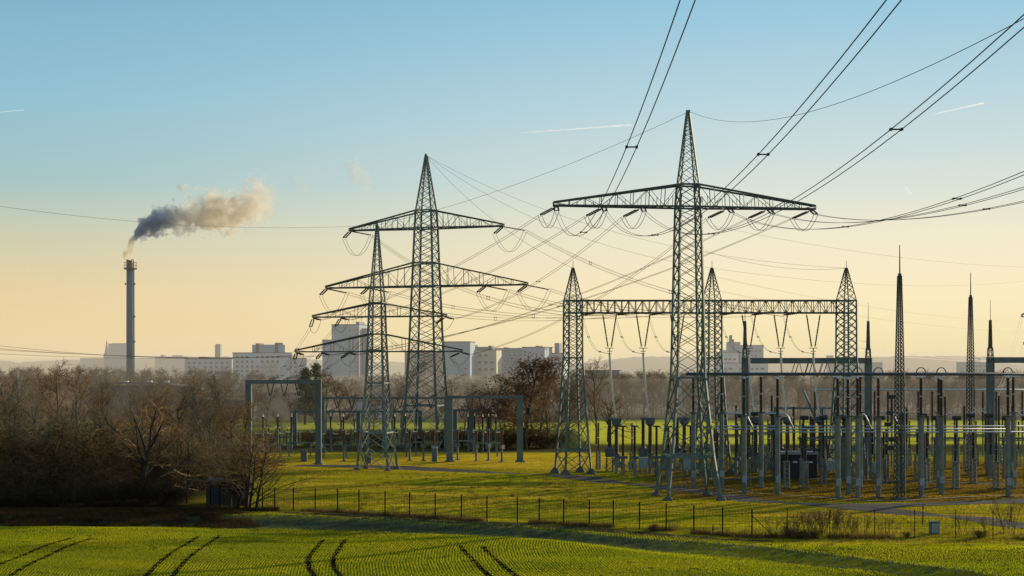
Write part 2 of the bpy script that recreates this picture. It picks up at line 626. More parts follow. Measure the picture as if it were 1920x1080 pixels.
def cat_rom(pts, k=6):
    pts = [Vector(p) for p in pts]
    out = []
    for i in range(len(pts) - 1):
        p0, p1, p2, p3 = pts[max(i - 1, 0)], pts[i], pts[i + 1], pts[min(i + 2, len(pts) - 1)]
        for j in range(k):
            t = j / k
            out.append(0.5 * ((2 * p1) + (p2 - p0) * t + (2 * p0 - 5 * p1 + 4 * p2 - p3) * t * t + (3 * p1 - p0 - 3 * p2 + p3) * t ** 3))
    out.append(pts[-1])
    return out


road_px = [(560, 873), (700, 876), (780, 879), (900, 884), (1010, 890), (1150, 903), (1300, 921), (1420, 938), (1530, 948), (1640, 955), (1760, 966), (1960, 992)]
road_pts = cat_rom([ground(*p) for p in road_px], 6)
strip('road', road_pts, [3.6] * len(road_pts), 'asphalt', 'grey asphalt service road curving past the pylons', 0.03)
r2 = cat_rom([ground(*p) for p in [(1560, 952), (1680, 949), (1800, 944), (1980, 938)]], 6)
strip('road', r2, [4.2] * len(r2), 'asphalt', 'grey asphalt branch road running right past the bus posts', 0.034)
r3 = cat_rom([ground(*p) for p in [(1240, 893), (1360, 899), (1500, 898), (1700, 903), (1980, 910)]], 5)
strip('path', r3, [2.2] * len(r3), 'asphalt', 'dark footpath crossing the switchyard by the kiosk', 0.03)
kb = cat_rom([ground(*p) for p in [(1345, 917), (1430, 925), (1530, 933), (1660, 939), (1800, 934), (1980, 928)]], 5)
strip('kerb', kb, [0.25] * len(kb), 'kerb_stone', 'pale kerb line along the switchyard edge', 0.06)
tr = cat_rom([ground(*p) for p in [(470, 961), (600, 966), (800, 975), (1000, 986), (1200, 1000), (1330, 1008), (1450, 1012)]], 6)
strip('track', tr, [1.2] * 6 + [1.7] * (len(tr) - 12) + [0.8] * 6, 'dirt', 'bare dirt track along the foot of the fence', 0.03)

# tramlines in the drilled field
TRAM = []


def tramline(px_pts, label):
    pts = cat_rom([on(*p) for p in px_pts], 6)
    TRAM.append(np.array([(p.x, p.y) for p in pts]))
    strip('tramline', pts, [0.32] * len(pts), 'soil', label, 0.03, 0.8)


tramline([(600, 1098), (590, 1080), (579, 1062), (583, 1040), (606, 1013)], 'dark bare wheel track curving up the field, left one of the middle pair')
tramline([(650, 1098), (638, 1080), (626, 1062), (628, 1042), (648, 1012)], 'dark bare wheel track curving up the field, right one of the middle pair')
tramline([(262, 1098), (275, 1080), (305, 1050), (372, 1006)], 'dark wheel track left of the middle pair, its left groove')
tramline([(312, 1098), (325, 1080), (350, 1050), (413, 1004)], 'dark wheel track left of the middle pair, its right groove')
tramline([(940, 1098), (918, 1080), (895, 1058), (862, 1023)], 'dark wheel track leaning left, right of the middle pair')
tramline([(990, 1098), (968, 1080), (937, 1055), (905, 1025)], 'dark wheel track leaning left, second right of the middle pair')
tramline([(-60, 1085), (-10, 1062), (70, 1030), (135, 1009)], 'faint wheel track in the corner of the field, upper groove')
tramline([(-40, 1105), (10, 1085), (90, 1042), (170, 1010)], 'faint wheel track in the corner of the field, lower groove')


# ------------------------------------------------------------------ grass (nobody could count it)
def blades(name, pos, h, w, lean, material, label, per=3, jit=0.05):
    n = len(pos)
    P = np.repeat(pos, per, 0) + np.concatenate([rng.normal(0, jit, (n * per, 2)), np.zeros((n * per, 1))], 1)
    m = len(P)
    a = rng.uniform(0, 2 * PI, m)
    hh = h * rng.uniform(0.55, 1.25, m)
    ww = w * rng.uniform(0.6, 1.3, m) / 2
    la = rng.uniform(0, 2 * PI, m)
    ll = lean * rng.uniform(0.2, 1.0, m) * hh
    dx, dy = np.cos(a) * ww, np.sin(a) * ww
    V = np.empty((m, 3, 3))
    V[:, 0] = P + np.stack([dx, dy, -0.02 * np.ones(m)], 1)
    V[:, 1] = P + np.stack([-dx, -dy, -0.02 * np.ones(m)], 1)
    V[:, 2] = P + np.stack([np.cos(la) * ll, np.sin(la) * ll, hh], 1)
    me = np_mesh(name, V.reshape(-1, 3), np.arange(m * 3).reshape(-1, 3), material, 3)
    o = bpy.data.objects.new(name, me)
    COL.objects.link(o)
    tag(o, label, None, None, 'stuff')
    return o


def frustum_filter(P, margin=2.0):
    return P[np.abs(P[:, 0]) < P[:, 1] * 0.362 + margin]


def with_z(xy):
    return np.concatenate([xy, tz(xy[:, 0], xy[:, 1])[:, None]], 1)


def road_dist(xy, pts):
    A = np.array([(p[0], p[1]) for p in pts])
    d = np.full(len(xy), 1e9)
    for a in A:
        d = np.minimum(d, (xy[:, 0] - a[0]) ** 2 + (xy[:, 1] - a[1]) ** 2)
    return np.sqrt(d)


def grow():
    # drilled crop rows
    r = np.arange(-48, 42, 0.23)
    t = np.arange(91, 133, 0.13)
    RR, TT = np.meshgrid(r, t)
    y = TT.ravel() + rng.uniform(-0.06, 0.06, RR.size)
    x = RR.ravel() + row_shift(y) + rng.normal(0, 0.015, RR.size)
    xy = np.stack([x, y], 1)
    xy = frustum_filter(xy)
    e = xy[:, 1] - bank_edge(xy[:, 0])
    fy = np.interp(xy[:, 0], FENCE_LINE[2:, 0], FENCE_LINE[2:, 1])
    xy = xy[(e < -0.3 + 0.8 * (vnoise(xy[:, 0], xy[:, 1], 3) - 0.5)) | ((e > 3.6) & (xy[:, 1] < fy - 3.5 + 1.5 * vnoise(xy[:, 0], xy[:, 1], 2, 41)) & (xy[:, 0] > 1))]
    keep = vnoise(xy[:, 0], xy[:, 1], 0.9, 3) * 0.55 + vnoise(xy[:, 0], xy[:, 1], 0.35, 13) * 0.45 > 0.23
    xy = xy[keep]
    d = np.full(len(xy), 9.0)
    for T in TRAM:
        near = np.where((np.abs(xy[:, 0] - T[:, 0].mean()) < 9))[0]
        dd = np.min(np.hypot(xy[near, None, 0] - T[None, :, 0], xy[near, None, 1] - T[None, :, 1]), axis=1)
        d[near] = np.minimum(d[near], dd)
    xy = xy[d > 0.22 + 0.25 * vnoise(xy[:, 0], xy[:, 1], 0.5, 31)]
    blades('crop_grass', with_z(xy), 0.085, 0.045, 0.8, 'crop_blade', 'short bright winter crop growing in drilled rows', 3, 0.036)

    # meadow
    def scatter(n, x0, x1, y0, y1):
        return np.stack([rng.uniform(x0, x1, n), rng.uniform(y0, y1, n)], 1)
    xy = frustum_filter(scatter(450000, -82, 82, 91, 222))
    e = xy[:, 1] - bank_edge(xy[:, 0])
    prob = np.clip(1.3 - (xy[:, 1] - 100) / 180, 0.3, 1)
    rd = np.minimum(np.minimum(road_dist(xy, road_pts[::2]) - 2.1, road_dist(xy, r2) - 2.6), road_dist(xy, tr[::2]) - 0.7)
    ym = yard_mask(xy[:, 0], xy[:, 1])
    th = (xy[:, 0] < -28) & (xy[:, 1] < 190)
    fy = np.interp(xy[:, 0], FENCE_LINE[2:, 0], FENCE_LINE[2:, 1])
    ok = (e > 3.8) & ((xy[:, 0] < 3) | (xy[:, 1] > fy - 4.0)) & (rng.uniform(0, 1, len(xy)) < prob) & (rd > 0) & (ym < 0.4) & ~th
    ok &= (vnoise(xy[:, 0], xy[:, 1], 2.2, 5) * 0.5 + vnoise(xy[:, 0] * 0.35, xy[:, 1], 2.0, 6) * 0.5 > 0.28)
    m = xy[ok]
    dry = vnoise(m[:, 0] * 0.22, m[:, 1], 4.5, 51) * 0.7 + vnoise(m[:, 0], m[:, 1], 1.5, 52) * 0.3 + 0.28 * smooth((m[:, 1] - 186) / 14) + 0.18 * np.exp(-((m[:, 1] - 168) / 5) ** 2) - 0.25 * np.exp(-((m[:, 1] - 180) / 6) ** 2) * (m[:, 0] < 12)
    blades('straw_grass', with_z(m[dry > 0.57]), 0.10, 0.055, 0.9, 'straw_blade', 'straw coloured dry grass in bands across the meadow', 2)
    m = m[dry <= 0.57]
    blades('meadow_grass', with_z(m), 0.10, 0.055, 0.9, 'meadow_blade', 'short yellow-green meadow grass around the pylons', 2)
    ok = (e > 4.0) & (rng.uniform(0, 1, len(xy)) < prob * 0.85) & (rd > 0) & (ym >= 0.4)
    ok &= (vnoise(xy[:, 0], xy[:, 1], 2.0, 8) > 0.2)
    blades('yard_grass', with_z(xy[ok]), 0.10, 0.06, 0.9, 'yard_blade', 'brown and orange winter grass between the bus posts', 2)
    # frosty tussocks on the bank, coloured dark for its shade
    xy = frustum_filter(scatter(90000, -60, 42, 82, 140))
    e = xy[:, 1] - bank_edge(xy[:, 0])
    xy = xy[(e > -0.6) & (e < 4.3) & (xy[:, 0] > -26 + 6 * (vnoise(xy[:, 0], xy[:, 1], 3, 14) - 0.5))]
    blades('bank_grass', with_z(xy), 0.15, 0.07, 0.9, 'frost_shade_blade', 'bluish frosty tussock grass on the bank, its shade painted into the colour', 2)
    # dark rough herbage on the mound below the thicket
    xy = frustum_filter(scatter(26000, -56, -18, 126, 142))
    e = xy[:, 1] - bank_edge(xy[:, 0])
    xy = xy[(e > -0.4) & (xy[:, 0] < -24 + 8 * (vnoise(xy[:, 0], xy[:, 1], 3, 14) - 0.5)) & (vnoise(xy[:, 0], xy[:, 1], 1.6, 15) > 0.3)]
    blades('rough_grass', with_z(xy), 0.34, 0.05, 0.9, 'dark_weed', 'dark dead herbage on the mound below the left thicket', 3)
    # taller dead tufts scattered over the meadow
    c = frustum_filter(scatter(2600, -60, 80, 104, 205))
    e = c[:, 1] - bank_edge(c[:, 0])
    c = c[(e > 5.5) & (yard_mask(c[:, 0], c[:, 1]) < 0.5) & (road_dist(c, road_pts[::2]) > 2.6) & (road_dist(c, r2) > 3.2) & (vnoise(c[:, 0], c[:, 1], 14, 16) > 0.5) & ((c[:, 0] > -26) | (c[:, 1] > 190))]
    xy = np.repeat(c, 22, 0) + rng.normal(0, 0.16, (len(c) * 22, 2))
    blades('grass_tufts', with_z(xy), 0.30, 0.035, 0.8, 'dry_weed', 'taller straw coloured tufts scattered over the meadow', 1)
    # dry weeds along the fence foot
    f = FENCE_LINE
    k = rng.integers(0, len(f) - 1, 9000)
    u = rng.uniform(0, 1, len(k))
    xy = f[k] * (1 - u[:, None]) + f[k + 1] * u[:, None] + rng.normal(0, 0.4, (len(k), 2))
    keep = vnoise(xy[:, 0], xy[:, 1], 2.5, 9) > 0.45
    blades('dry_weeds', with_z(xy[keep]), 0.40, 0.035, 0.7, 'dry_weed', 'straw coloured dead weeds along the fence foot', 3)


# ------------------------------------------------------------------ hills on the horizon
def hills():
    def ridge(name, label, pts, D, depth):
        mb = MB()
        vs, fs = [], []
        n = len(pts)
        for i, (px, py) in enumerate(pts):
            p = at(px, py, D)
            h = p.z
            for k, (dy, f) in enumerate(((-depth, 0.0), (-depth * 0.55, 0.55), (-depth * 0.2, 0.9), (0, 1.0), (depth, 0.4))):
                vs.append((p.x * (D + dy) / D, D + dy, max(h * f, 0) - 1.0 * (k == 0)))
        for i in range(n - 1):
            for k in range(4):
                a = i * 5 + k
                fs.append((a, a + 5, a + 6, a + 1))
        mb.add(vs, fs)
        o = mb.build(name, 'hill_wood', None, True)
        tag(o, label, kind='structure')
    rr = random.Random(3)
    pts = []
    for px in range(1000, 2500, 9):
        base = np.interp(px, [1000, 1090, 1140, 1190, 1260, 1340, 1500, 1600, 1700, 1780, 1900, 2500], [684, 681, 674, 669, 668, 671, 674, 671, 667, 667.5, 669, 672])
        pts.append((px, base + rr.uniform(-0.6, 0.9)))
    ridge('hills', 'long pale wooded hill on the hazy horizon behind the switchyard', pts, 3600, 500)
    pts = []
    for px in range(-700, 1010, 9):
        base = np.interp(px, [-700, -60, 40, 90, 200, 300, 345, 420, 520, 640, 1010], [676, 672, 679, 676, 672, 670, 668, 668, 672, 676, 684])
        pts.append((px, base + rr.uniform(-0.5, 1.2)))
    ridge('hills', 'low hazy ridge behind the town and the church spire', pts, 3900, 500)


hills()

# ------------------------------------------------------------------ lattice towers
def corners(z, s):
    h = s / 2
    return [Vector((-h, -h, z)), Vector((h, -h, z)), Vector((h, h, z)), Vector((-h, h, z))]


def lattice(mb, levels, leg, brace, k=0.6, rings=(), sub=False):
    """square tapering tower of four corner legs and crossed bracing; levels are (height, side)"""
    zz, ss = [l[0] for l in levels], [l[1] for l in levels]
    side = lambda z: float(np.interp(z, zz, ss))
    for (z0, s0), (z1, s1) in zip(levels, levels[1:]):
        for a, b in zip(corners(z0, s0), corners(z1, s1)):
            mb.bar(a, b, leg)
    z = zz[0]
    cuts = [z]
    while z < zz[-1] - 0.05:
        h = max(side(z) * k, 0.28)
        nxt = z + h
        for lz in zz:
            if z < lz - 1e-6 and abs(nxt - lz) < h * 0.5:
                nxt = lz
        z = min(nxt, zz[-1])
        cuts.append(z)
    for i, (a, b) in enumerate(zip(cuts, cuts[1:])):
        A, B = corners(a, side(a) - leg * 0.6), corners(b, side(b) - leg * 0.6)
        for j in range(4):
            j2 = (j + 1) % 4
            off = (Vector((0, -1, 0)), Vector((1, 0, 0)), Vector((0, 1, 0)), Vector((-1, 0, 0)))[j] * brace * 0.6
            mb.angle(A[j] + off, B[j2] + off, brace)
            mb.angle(A[j2] - off, B[j] - off, brace)
    for z in rings:
        c = corners(z, side(z))
        for j in range(4):
            mb.bar(c[j], c[(j + 1) % 4], leg * 0.85)


def crossarm(mb, zb, zt, L, Rr, hb, ht, chord, web, panels=6, tip_h=0.35, tip_w=0.25):
    """tapering truss arm on both sides of the body"""
    for s, ln in ((-1, L), (1, Rr)):
        for f in (-1, 1):
            b0, b1 = Vector((s * hb, f * hb, zb)), Vector((s * ln, f * tip_w, zb))
            t0, t1 = Vector((s * ht, f * ht, zt)), Vector((s * ln, f * tip_w, zb + tip_h))
            mb.bar(b0, b1, chord)
            mb.bar(t0, t1, chord)
            prev_t, prev_b = t0, b0
            for k in range(1, panels + 1):
                t = k / panels
                nb, nt = b0.lerp(b1, t), t0.lerp(t1, t)
                mb.angle(nb, nt, web)
                if k % 2:
                    mb.angle(prev_t, nb, web)
                else:
                    mb.angle(prev_b, nt, web)
                mid = (t - 0.5 / panels)
                mb.angle(b0.lerp(b1, mid), (prev_t.lerp(nb, 0.5) if k % 2 else prev_b.lerp(nt, 0.5)), web * 0.7)
                prev_t, prev_b = nt, nb
        for k in range(panels + 1):
            t = k / panels
            y = hb + (tip_w - hb) * t
            x = s * (hb + (ln - hb) * t)
            mb.angle(Vector((x, -y, zb)), Vector((x, y, zb)), web)
            if k < panels:
                t2 = (k + 1) / panels
                y2 = hb + (tip_w - hb) * t2
                mb.angle(Vector((x, -y, zb)), Vector((s * (hb + (ln - hb) * t2), y2, zb)), web)
    # diaphragm of the arm inside the body
    for f in (-1, 1):
        mb.bar((-hb, f * hb, zb), (hb, f * hb, zb), chord)
        mb.bar((-ht, f * ht, zt), (ht, f * ht, zt), chord)


def string_pair(p, d, length, parent, r=0.10, gap=0.42, name='insulator_string', sheds=9, material='insulator_brown'):
    """two parallel insulator strings with end yokes; returns the far end"""
    p, d = Vector(p), Vector(d).normalized()
    u = d.cross(Vector((0, 0, 1))).normalized() * gap / 2
    a, b = p + d * 0.35, p + d * (length - 0.3)
    mb = MB()
    for s in (-1, 1):
        mb.sheds(a + u * s, b + u * s, r, sheds, 6)
    mb.bar(a - u * 1.3, a + u * 1.3, 0.09)
    mb.bar(b - u * 1.3, b + u * 1.3, 0.09)
    mb.bar(p, a, 0.07)
    mb.bar(b, p + d * length, 0.07)
    mb.build(name, material, parent)
    return p + d * length


def loop(p, q, drop, n=10):
    p, q = Vector(p), Vector(q)
    return [p.lerp(q, t / n) - Vector((0, 0, drop * 4 * (t / n) * (1 - t / n))) for t in range(n + 1)]


def local_to_world(root, p):
    c, s = math.cos(root.rotation_euler.z), math.sin(root.rotation_euler.z)
    p = Vector(p)
    return Vector((root.location.x + p.x * c - p.y * s, root.location.y + p.x * s + p.y * c, root.location.z + p.z))


def world_dir_local(root, d):
    c, s = math.cos(-root.rotation_euler.z), math.sin(-root.rotation_euler.z)
    d = Vector(d)
    return Vector((d.x * c - d.y * s, d.x * s + d.y * c, d.z))


def footings(root, half, size=0.9, h=0.45):
    for x, y in ((-1, -1), (1, -1), (1, 1), (-1, 1)):
        mb = MB()
        mb.lathe((x * half, y * half, -0.5), (x * half, y * half, h), [(0, size * 0.62), (0.75, size * 0.6), (0.8, size * 0.45), (1, size * 0.35)], 8)
        mb.build('footing', 'concrete', root)


# ---- the tall near pylon on the right
p1 = ground(1290, 933)
p1.z = -0.05
P1 = thing('transmission_pylon', p1, 'tall green lattice pylon with one wide crossarm, standing on the right beside the asphalt road', 'pylon', R(7))
mb = MB()
lattice(mb, [(0.2, 5.7), (4.6, 4.5), (13.0, 3.0)], 0.26, 0.125, 0.62, rings=(4.6, 13.0))
lattice(mb, [(13.0, 3.0), (31.4, 2.25), (33.8, 1.95)], 0.22, 0.105, 0.55, rings=(31.4, 33.8))
mb.build('lattice_body', 'green_steel', P1)
mb = MB()
lattice(mb, [(33.8, 1.95), (41.6, 0.25)], 0.15, 0.07, 0.62)
mb.box((0, 0, 41.75), (0.4, 0.4, 0.3))
mb.build('lattice_peak', 'green_steel', P1)
mb = MB()
crossarm(mb, 31.4, 33.8, 14.7, 14.2, 1.13, 0.98, 0.19, 0.085, 8)
mb.build('crossarm', 'dark_steel', P1)
footings(P1, 2.88)
mb = MB()
mb.box((0, -2.35, 4.6), (2.5, 0.06, 0.5))
mb.build('warning_panel', 'green_steel', P1)
P1_X = [-14.45, -9.35, -5.2, 4.3, 8.8, 13.7]
P1_FRONT, P1_BACK = [], []
to_p2 = Vector((-37, 41, -9)).normalized()
for i, x in enumerate(P1_X):
    hy = 1.13 + (0.25 - 1.13) * abs(x) / 14
    a = string_pair((x, -hy, 31.25), world_dir_local(P1, Vector((0, -1, -0.30))), 2.5, P1)
    b = string_pair((x, hy, 31.25), world_dir_local(P1, to_p2 + Vector((0, 0, -0.12))), 2.5, P1)
    P1_FRONT.append(local_to_world(P1, a))
    P1_BACK.append(local_to_world(P1, b))
    for s in (-0.22, 0.22):
        mb = MB()
        mb.tube(loop(a + Vector((s, 0, 0)), b + Vector((s, 0, 0)), 1.55), 0.028, 4)
        mb.build('jumper_cable', 'cable', P1)

# ---- the smaller pylon left of centre
p2 = ground(707, 881)
p2.z = -0.05
P2 = thing('transmission_pylon', p2, 'smaller lattice pylon with two crossarms, standing in front on the bright grass left of centre', 'pylon', R(-12))
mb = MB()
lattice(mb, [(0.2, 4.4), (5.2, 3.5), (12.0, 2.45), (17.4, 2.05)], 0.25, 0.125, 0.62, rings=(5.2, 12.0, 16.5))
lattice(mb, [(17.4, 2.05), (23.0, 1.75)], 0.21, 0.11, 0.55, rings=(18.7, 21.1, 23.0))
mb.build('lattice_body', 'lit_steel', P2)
mb = MB()
lattice(mb, [(23.0, 1.75), (33.6, 0.22)], 0.14, 0.07, 0.8)
mb.box((0, 0, 33.75), (0.35, 0.35, 0.3))
mb.build('lattice_peak', 'green_steel', P2)
for zb, zt, L, Rr, pn in ((21.1, 22.9, 9.35, 9.9, 4), (16.3, 18.7, 11.9, 12.1, 4)):
    mb = MB()
    h = float(np.interp(zb, [12, 17.4, 23], [2.45, 2.05, 1.75])) / 2
    crossarm(mb, zb, zt, L, Rr, h, h * 0.95, 0.17, 0.07, pn, 0.2, 0.2)
    mb.build('crossarm', 'dark_steel', P2)
footings(P2, 2.25)
P2_IN, P2_OUT = {}, {}
to_p1 = -to_p2
port1 = at(532, 712, 207)
for key, x, z in (('ul', -9.2, 21.0), ('um', -5.2, 21.0), ('ur', 9.7, 21.0), ('ll', -11.7, 16.2), ('lm', -8.0, 16.2), ('ln', -4.1, 16.2), ('lr', 11.9, 16.2)):
    d_out = (port1 - local_to_world(P2, (x, 0, z))).normalized()
    e = string_pair((x, 0, z), world_dir_local(P2, d_out * 1.0 + Vector((0, 0, -0.25))), 1.9, P2, 0.11, 0.36, sheds=7)
    P2_OUT[key] = local_to_world(P2, e)
    e2 = string_pair((x, -0.1, z), world_dir_local(P2, to_p1 + Vector((0, 0, -0.35))), 1.9, P2, 0.11, 0.36, sheds=7)
    P2_IN[key] = local_to_world(P2, e2)
    mb = MB()
    mb.tube(loop(e, e2, 1.2), 0.025, 4)
    mb.build('jumper_cable', 'cable', P2)

# ---- the tall far pylon behind it
p3 = Vector(((799 - 960) * 250 / FPX, 250, -0.05))
P3 = thing('transmission_pylon', p3, 'tallest lattice pylon with two wide crossarms, standing behind the smaller pylon', 'pylon', R(-17))
mb = MB()
lattice(mb, [(0.2, 6.9), (7.5, 5.7), (17.0, 4.7)], 0.34, 0.17, 0.5, rings=(7.5, 17.0))
lattice(mb, [(17.0, 4.7), (28.4, 3.85), (38.6, 3.15), (41.7, 2.85)], 0.29, 0.15, 0.42, rings=(28.4, 32.5, 38.6, 41.7))
mb.build('lattice_body', 'green_steel', P3)
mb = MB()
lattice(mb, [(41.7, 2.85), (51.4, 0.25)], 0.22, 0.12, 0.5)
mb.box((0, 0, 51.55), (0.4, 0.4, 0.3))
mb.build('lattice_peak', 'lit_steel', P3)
for zb, zt, L, Rr, pn, hb, ht in ((38.6, 41.7, 14.6, 14.3, 6, 1.57, 1.42), (28.4, 32.5, 19.2, 18.6, 6, 1.92, 1.75)):
    mb = MB()
    crossarm(mb, zb, zt, L, Rr, hb, ht, 0.24, 0.10, pn, 0.3, 0.3)
    mb.build('crossarm', 'dark_steel', P3)
footings(P3, 3.4)
P3_OUT = {}
gc = Vector((22, 189, 22))
for key, x, z in (('ul', -14.4, 38.5), ('ur', 14.1, 38.5), ('ll', -19.0, 28.3), ('lm', -11.0, 28.3), ('rm', 11.0, 28.3), ('rr', 18.4, 28.3)):
    d = (gc - local_to_world(P3, (x, 0, z)))
    d = Vector((0.86, -0.5, -0.2))
    dl = world_dir_local(P3, d.normalized())
    e = string_pair((x, 0, z), dl, 4.6, P3, 0.13, 0.55, sheds=12)
    P3_OUT[key] = local_to_world(P3, e)
    back = world_dir_local(P3, Vector((-0.5, 0.8, -0.35)))
    e2 = string_pair((x, 0, z), back, 3.0, P3, 0.15, 0.5, sheds=8)
    for s in (-0.3, 0.3):
        mb = MB()
        mb.tube(loop(e + Vector((s, 0, 0)), e2 + Vector((s, 0, 0)), 3.4, 12), 0.03, 4)
        mb.build('jumper_cable', 'cable', P3)

# ---- far pylon whose arm tip enters on the right edge
P4 = thing('transmission_pylon', Vector((at(1950, 690, 300).x, 300, 0)), 'distant pylon of which only an arm tip enters at the right edge', 'pylon', R(0))
mb = MB()
lattice(mb, [(0.1, 5.0), (14, 3.0), (30, 1.6), (35, 0.3)], 0.2, 0.1, 0.6)
mb.build('lattice_body', 'green_steel', P4)
for zb, zt, L in ((24.8, 27.0, 3.9), (19.0, 21.0, 3.4)):
    mb = MB()
    crossarm(mb, zb, zt, L, L, 0.95, 0.9, 0.16, 0.08, 3)
    mb.build('crossarm', 'dark_steel', P4)
P4_A = [local_to_world(P4, (-3.9, 0, 24.7)), local_to_world(P4, (-3.4, 0, 19.0))]

# ------------------------------------------------------------------ the big lattice gantry
GD = 189.5
GS = GD / FPX
GX = [(px - 960) * GS for px in (1074.5, 1335, 1587)]
GZ_B, GZ_T = CAM_H + (690 - 586) * GS, CAM_H + (690 - 563) * GS
GANTRY = thing('lattice_gantry', (GX[1], GD, -0.05), 'big lattice gantry of three pointed towers joined by a high truss beam', 'gantry')
for gx in GX:
    ox = gx - GX[1]
    t = MB()
    lattice(t, [(0.15, 3.7), (8.0, 2.7), (15.4, 1.95)], 0.24, 0.115, 0.62, rings=(3.2, 15.4))
    lattice(t, [(15.4, 1.95), (GZ_T + 0.05, 1.88)], 0.21, 0.11, 0.5, rings=(GZ_B, GZ_T))
    a = 0.35
    ca, sa = math.cos(a), math.sin(a)
    t.v = [(x * ca - y * sa + ox, x * sa + y * ca, z) for x, y, z in t.v]
    tw = t.build('lattice_tower', 'green_steel', GANTRY)
    t = MB()
    lattice(t, [(GZ_T + 0.05, 1.88), (27.4, 0.2)], 0.13, 0.065, 0.5)
    t.cyl((0, 0, 27.3), (0, 0, 28.35), 0.05, 0.03, 6)
    t.v = [(x * ca - y * sa + ox, x * sa + y * ca, z) for x, y, z in t.v]
    t.build('lattice_peak', 'dark_steel', tw)
    for x, y in ((-1, -1), (1, -1), (1, 1), (-1, 1)):
        f = MB()
        X, Y = x * 1.86, y * 1.86
        f.lathe((X * ca - Y * sa + ox, X * sa + Y * ca, -0.3), (X * ca - Y * sa + ox, X * sa + Y * ca, 0.75), [(0, 0.75), (0.4, 0.7), (1, 0.2)], 8)
        f.build('footing', 'concrete', tw)


def truss_beam(mb, x0, x1, zb, zt, dep, chord, web, n):
    for y in (-dep / 2, dep / 2):
        mb.bar((x0, y, zb), (x1, y, zb), chord)
        mb.bar((x0, y, zt), (x1, y, zt), chord)
        for k in range(n):
            a, b = x0 + (x1 - x0) * k / n, x0 + (x1 - x0) * (k + 1) / n
            c = (a + b) / 2
            mb.angle((a, y, zb), (c, y, zt), web)
            mb.angle((c, y, zt), (b, y, zb), web)
            mb.angle((c, y, zb), (c, y, zt), web * 0.8)
            mb.angle((a, y, zb), (a, y, zt), web * 0.8)
    for k in range(2 * n + 1):
        x = x0 + (x1 - x0) * k / (2 * n)
        for z in (zb, zt):
            mb.angle((x, -dep / 2, z), (x, dep / 2, z), web)
            if k < 2 * n:
                x2 = x0 + (x1 - x0) * (k + 1) / (2 * n)
                mb.angle((x, (-1) ** k * -dep / 2, z), (x2, (-1) ** k * dep / 2, z), web)


for a, b in ((0, 1), (1, 2)):
    mb = MB()
    truss_beam(mb, GX[a] - GX[1] + 0.95, GX[b] - GX[1] - 0.95, GZ_B, GZ_T, 1.35, 0.2, 0.115, 9)
    mb.build('truss_beam', 'dark_steel', GANTRY)

V_PX = [1143, 1206, 1270, 1404, 1464, 1525]
V_APEX, BEAM_IN = [], []
for px in V_PX:
    x = (px - 960) * GS - GX[1]
    zt, za = GZ_B - 0.1, CAM_H + (690 - 652) * GS
    mb = MB()
    for s in (-1, 1):
        a, b = Vector((x + s * 0.92, 0, zt)), Vector((x + s * 0.2, 0, za))
        mb.bar(a, a.lerp(b, 0.06), 0.07)
        mb.sheds(a.lerp(b, 0.05), a.lerp(b, 0.48), 0.13, 9, 6)
        mb.bar(a.lerp(b, 0.47), a.lerp(b, 0.53), 0.16)
        mb.sheds(a.lerp(b, 0.52), a.lerp(b, 0.96), 0.13, 9, 6)
    mb.build('insulator_string', 'insulator_brown', GANTRY)
    mb = MB()
    mb.bar((x - 0.55, 0, za), (x + 0.55, 0, za), 0.12, 0.09)
    mb.bar((x, 0, za), (x, 0, za - 0.75), 0.12)
    mb.bar((x - 0.38, 0, za - 0.42), (x + 0.38, 0, za - 0.42), 0.11, 0.07)
    mb.bar((x - 0.25, 0, za - 0.75), (x + 0.25, 0, za - 0.75), 0.11, 0.07)
    mb.build('yoke_plate', 'dark_steel', GANTRY)
    V_APEX.append(Vector((x + GX[1], GD, za - 0.8)))
    p = Vector((x - 2.9, 0.7, GZ_B + 0.05))
    d = Vector((-0.75, 0.6, -0.10))
    e = string_pair(p + Vector((2.0, 0, 0.1)), d, 3.4, GANTRY, 0.13, 0.45, sheds=9)
    BEAM_IN.append(e + Vector((GX[1], GD, 0)))

# ------------------------------------------------------------------ plain portals of the yards


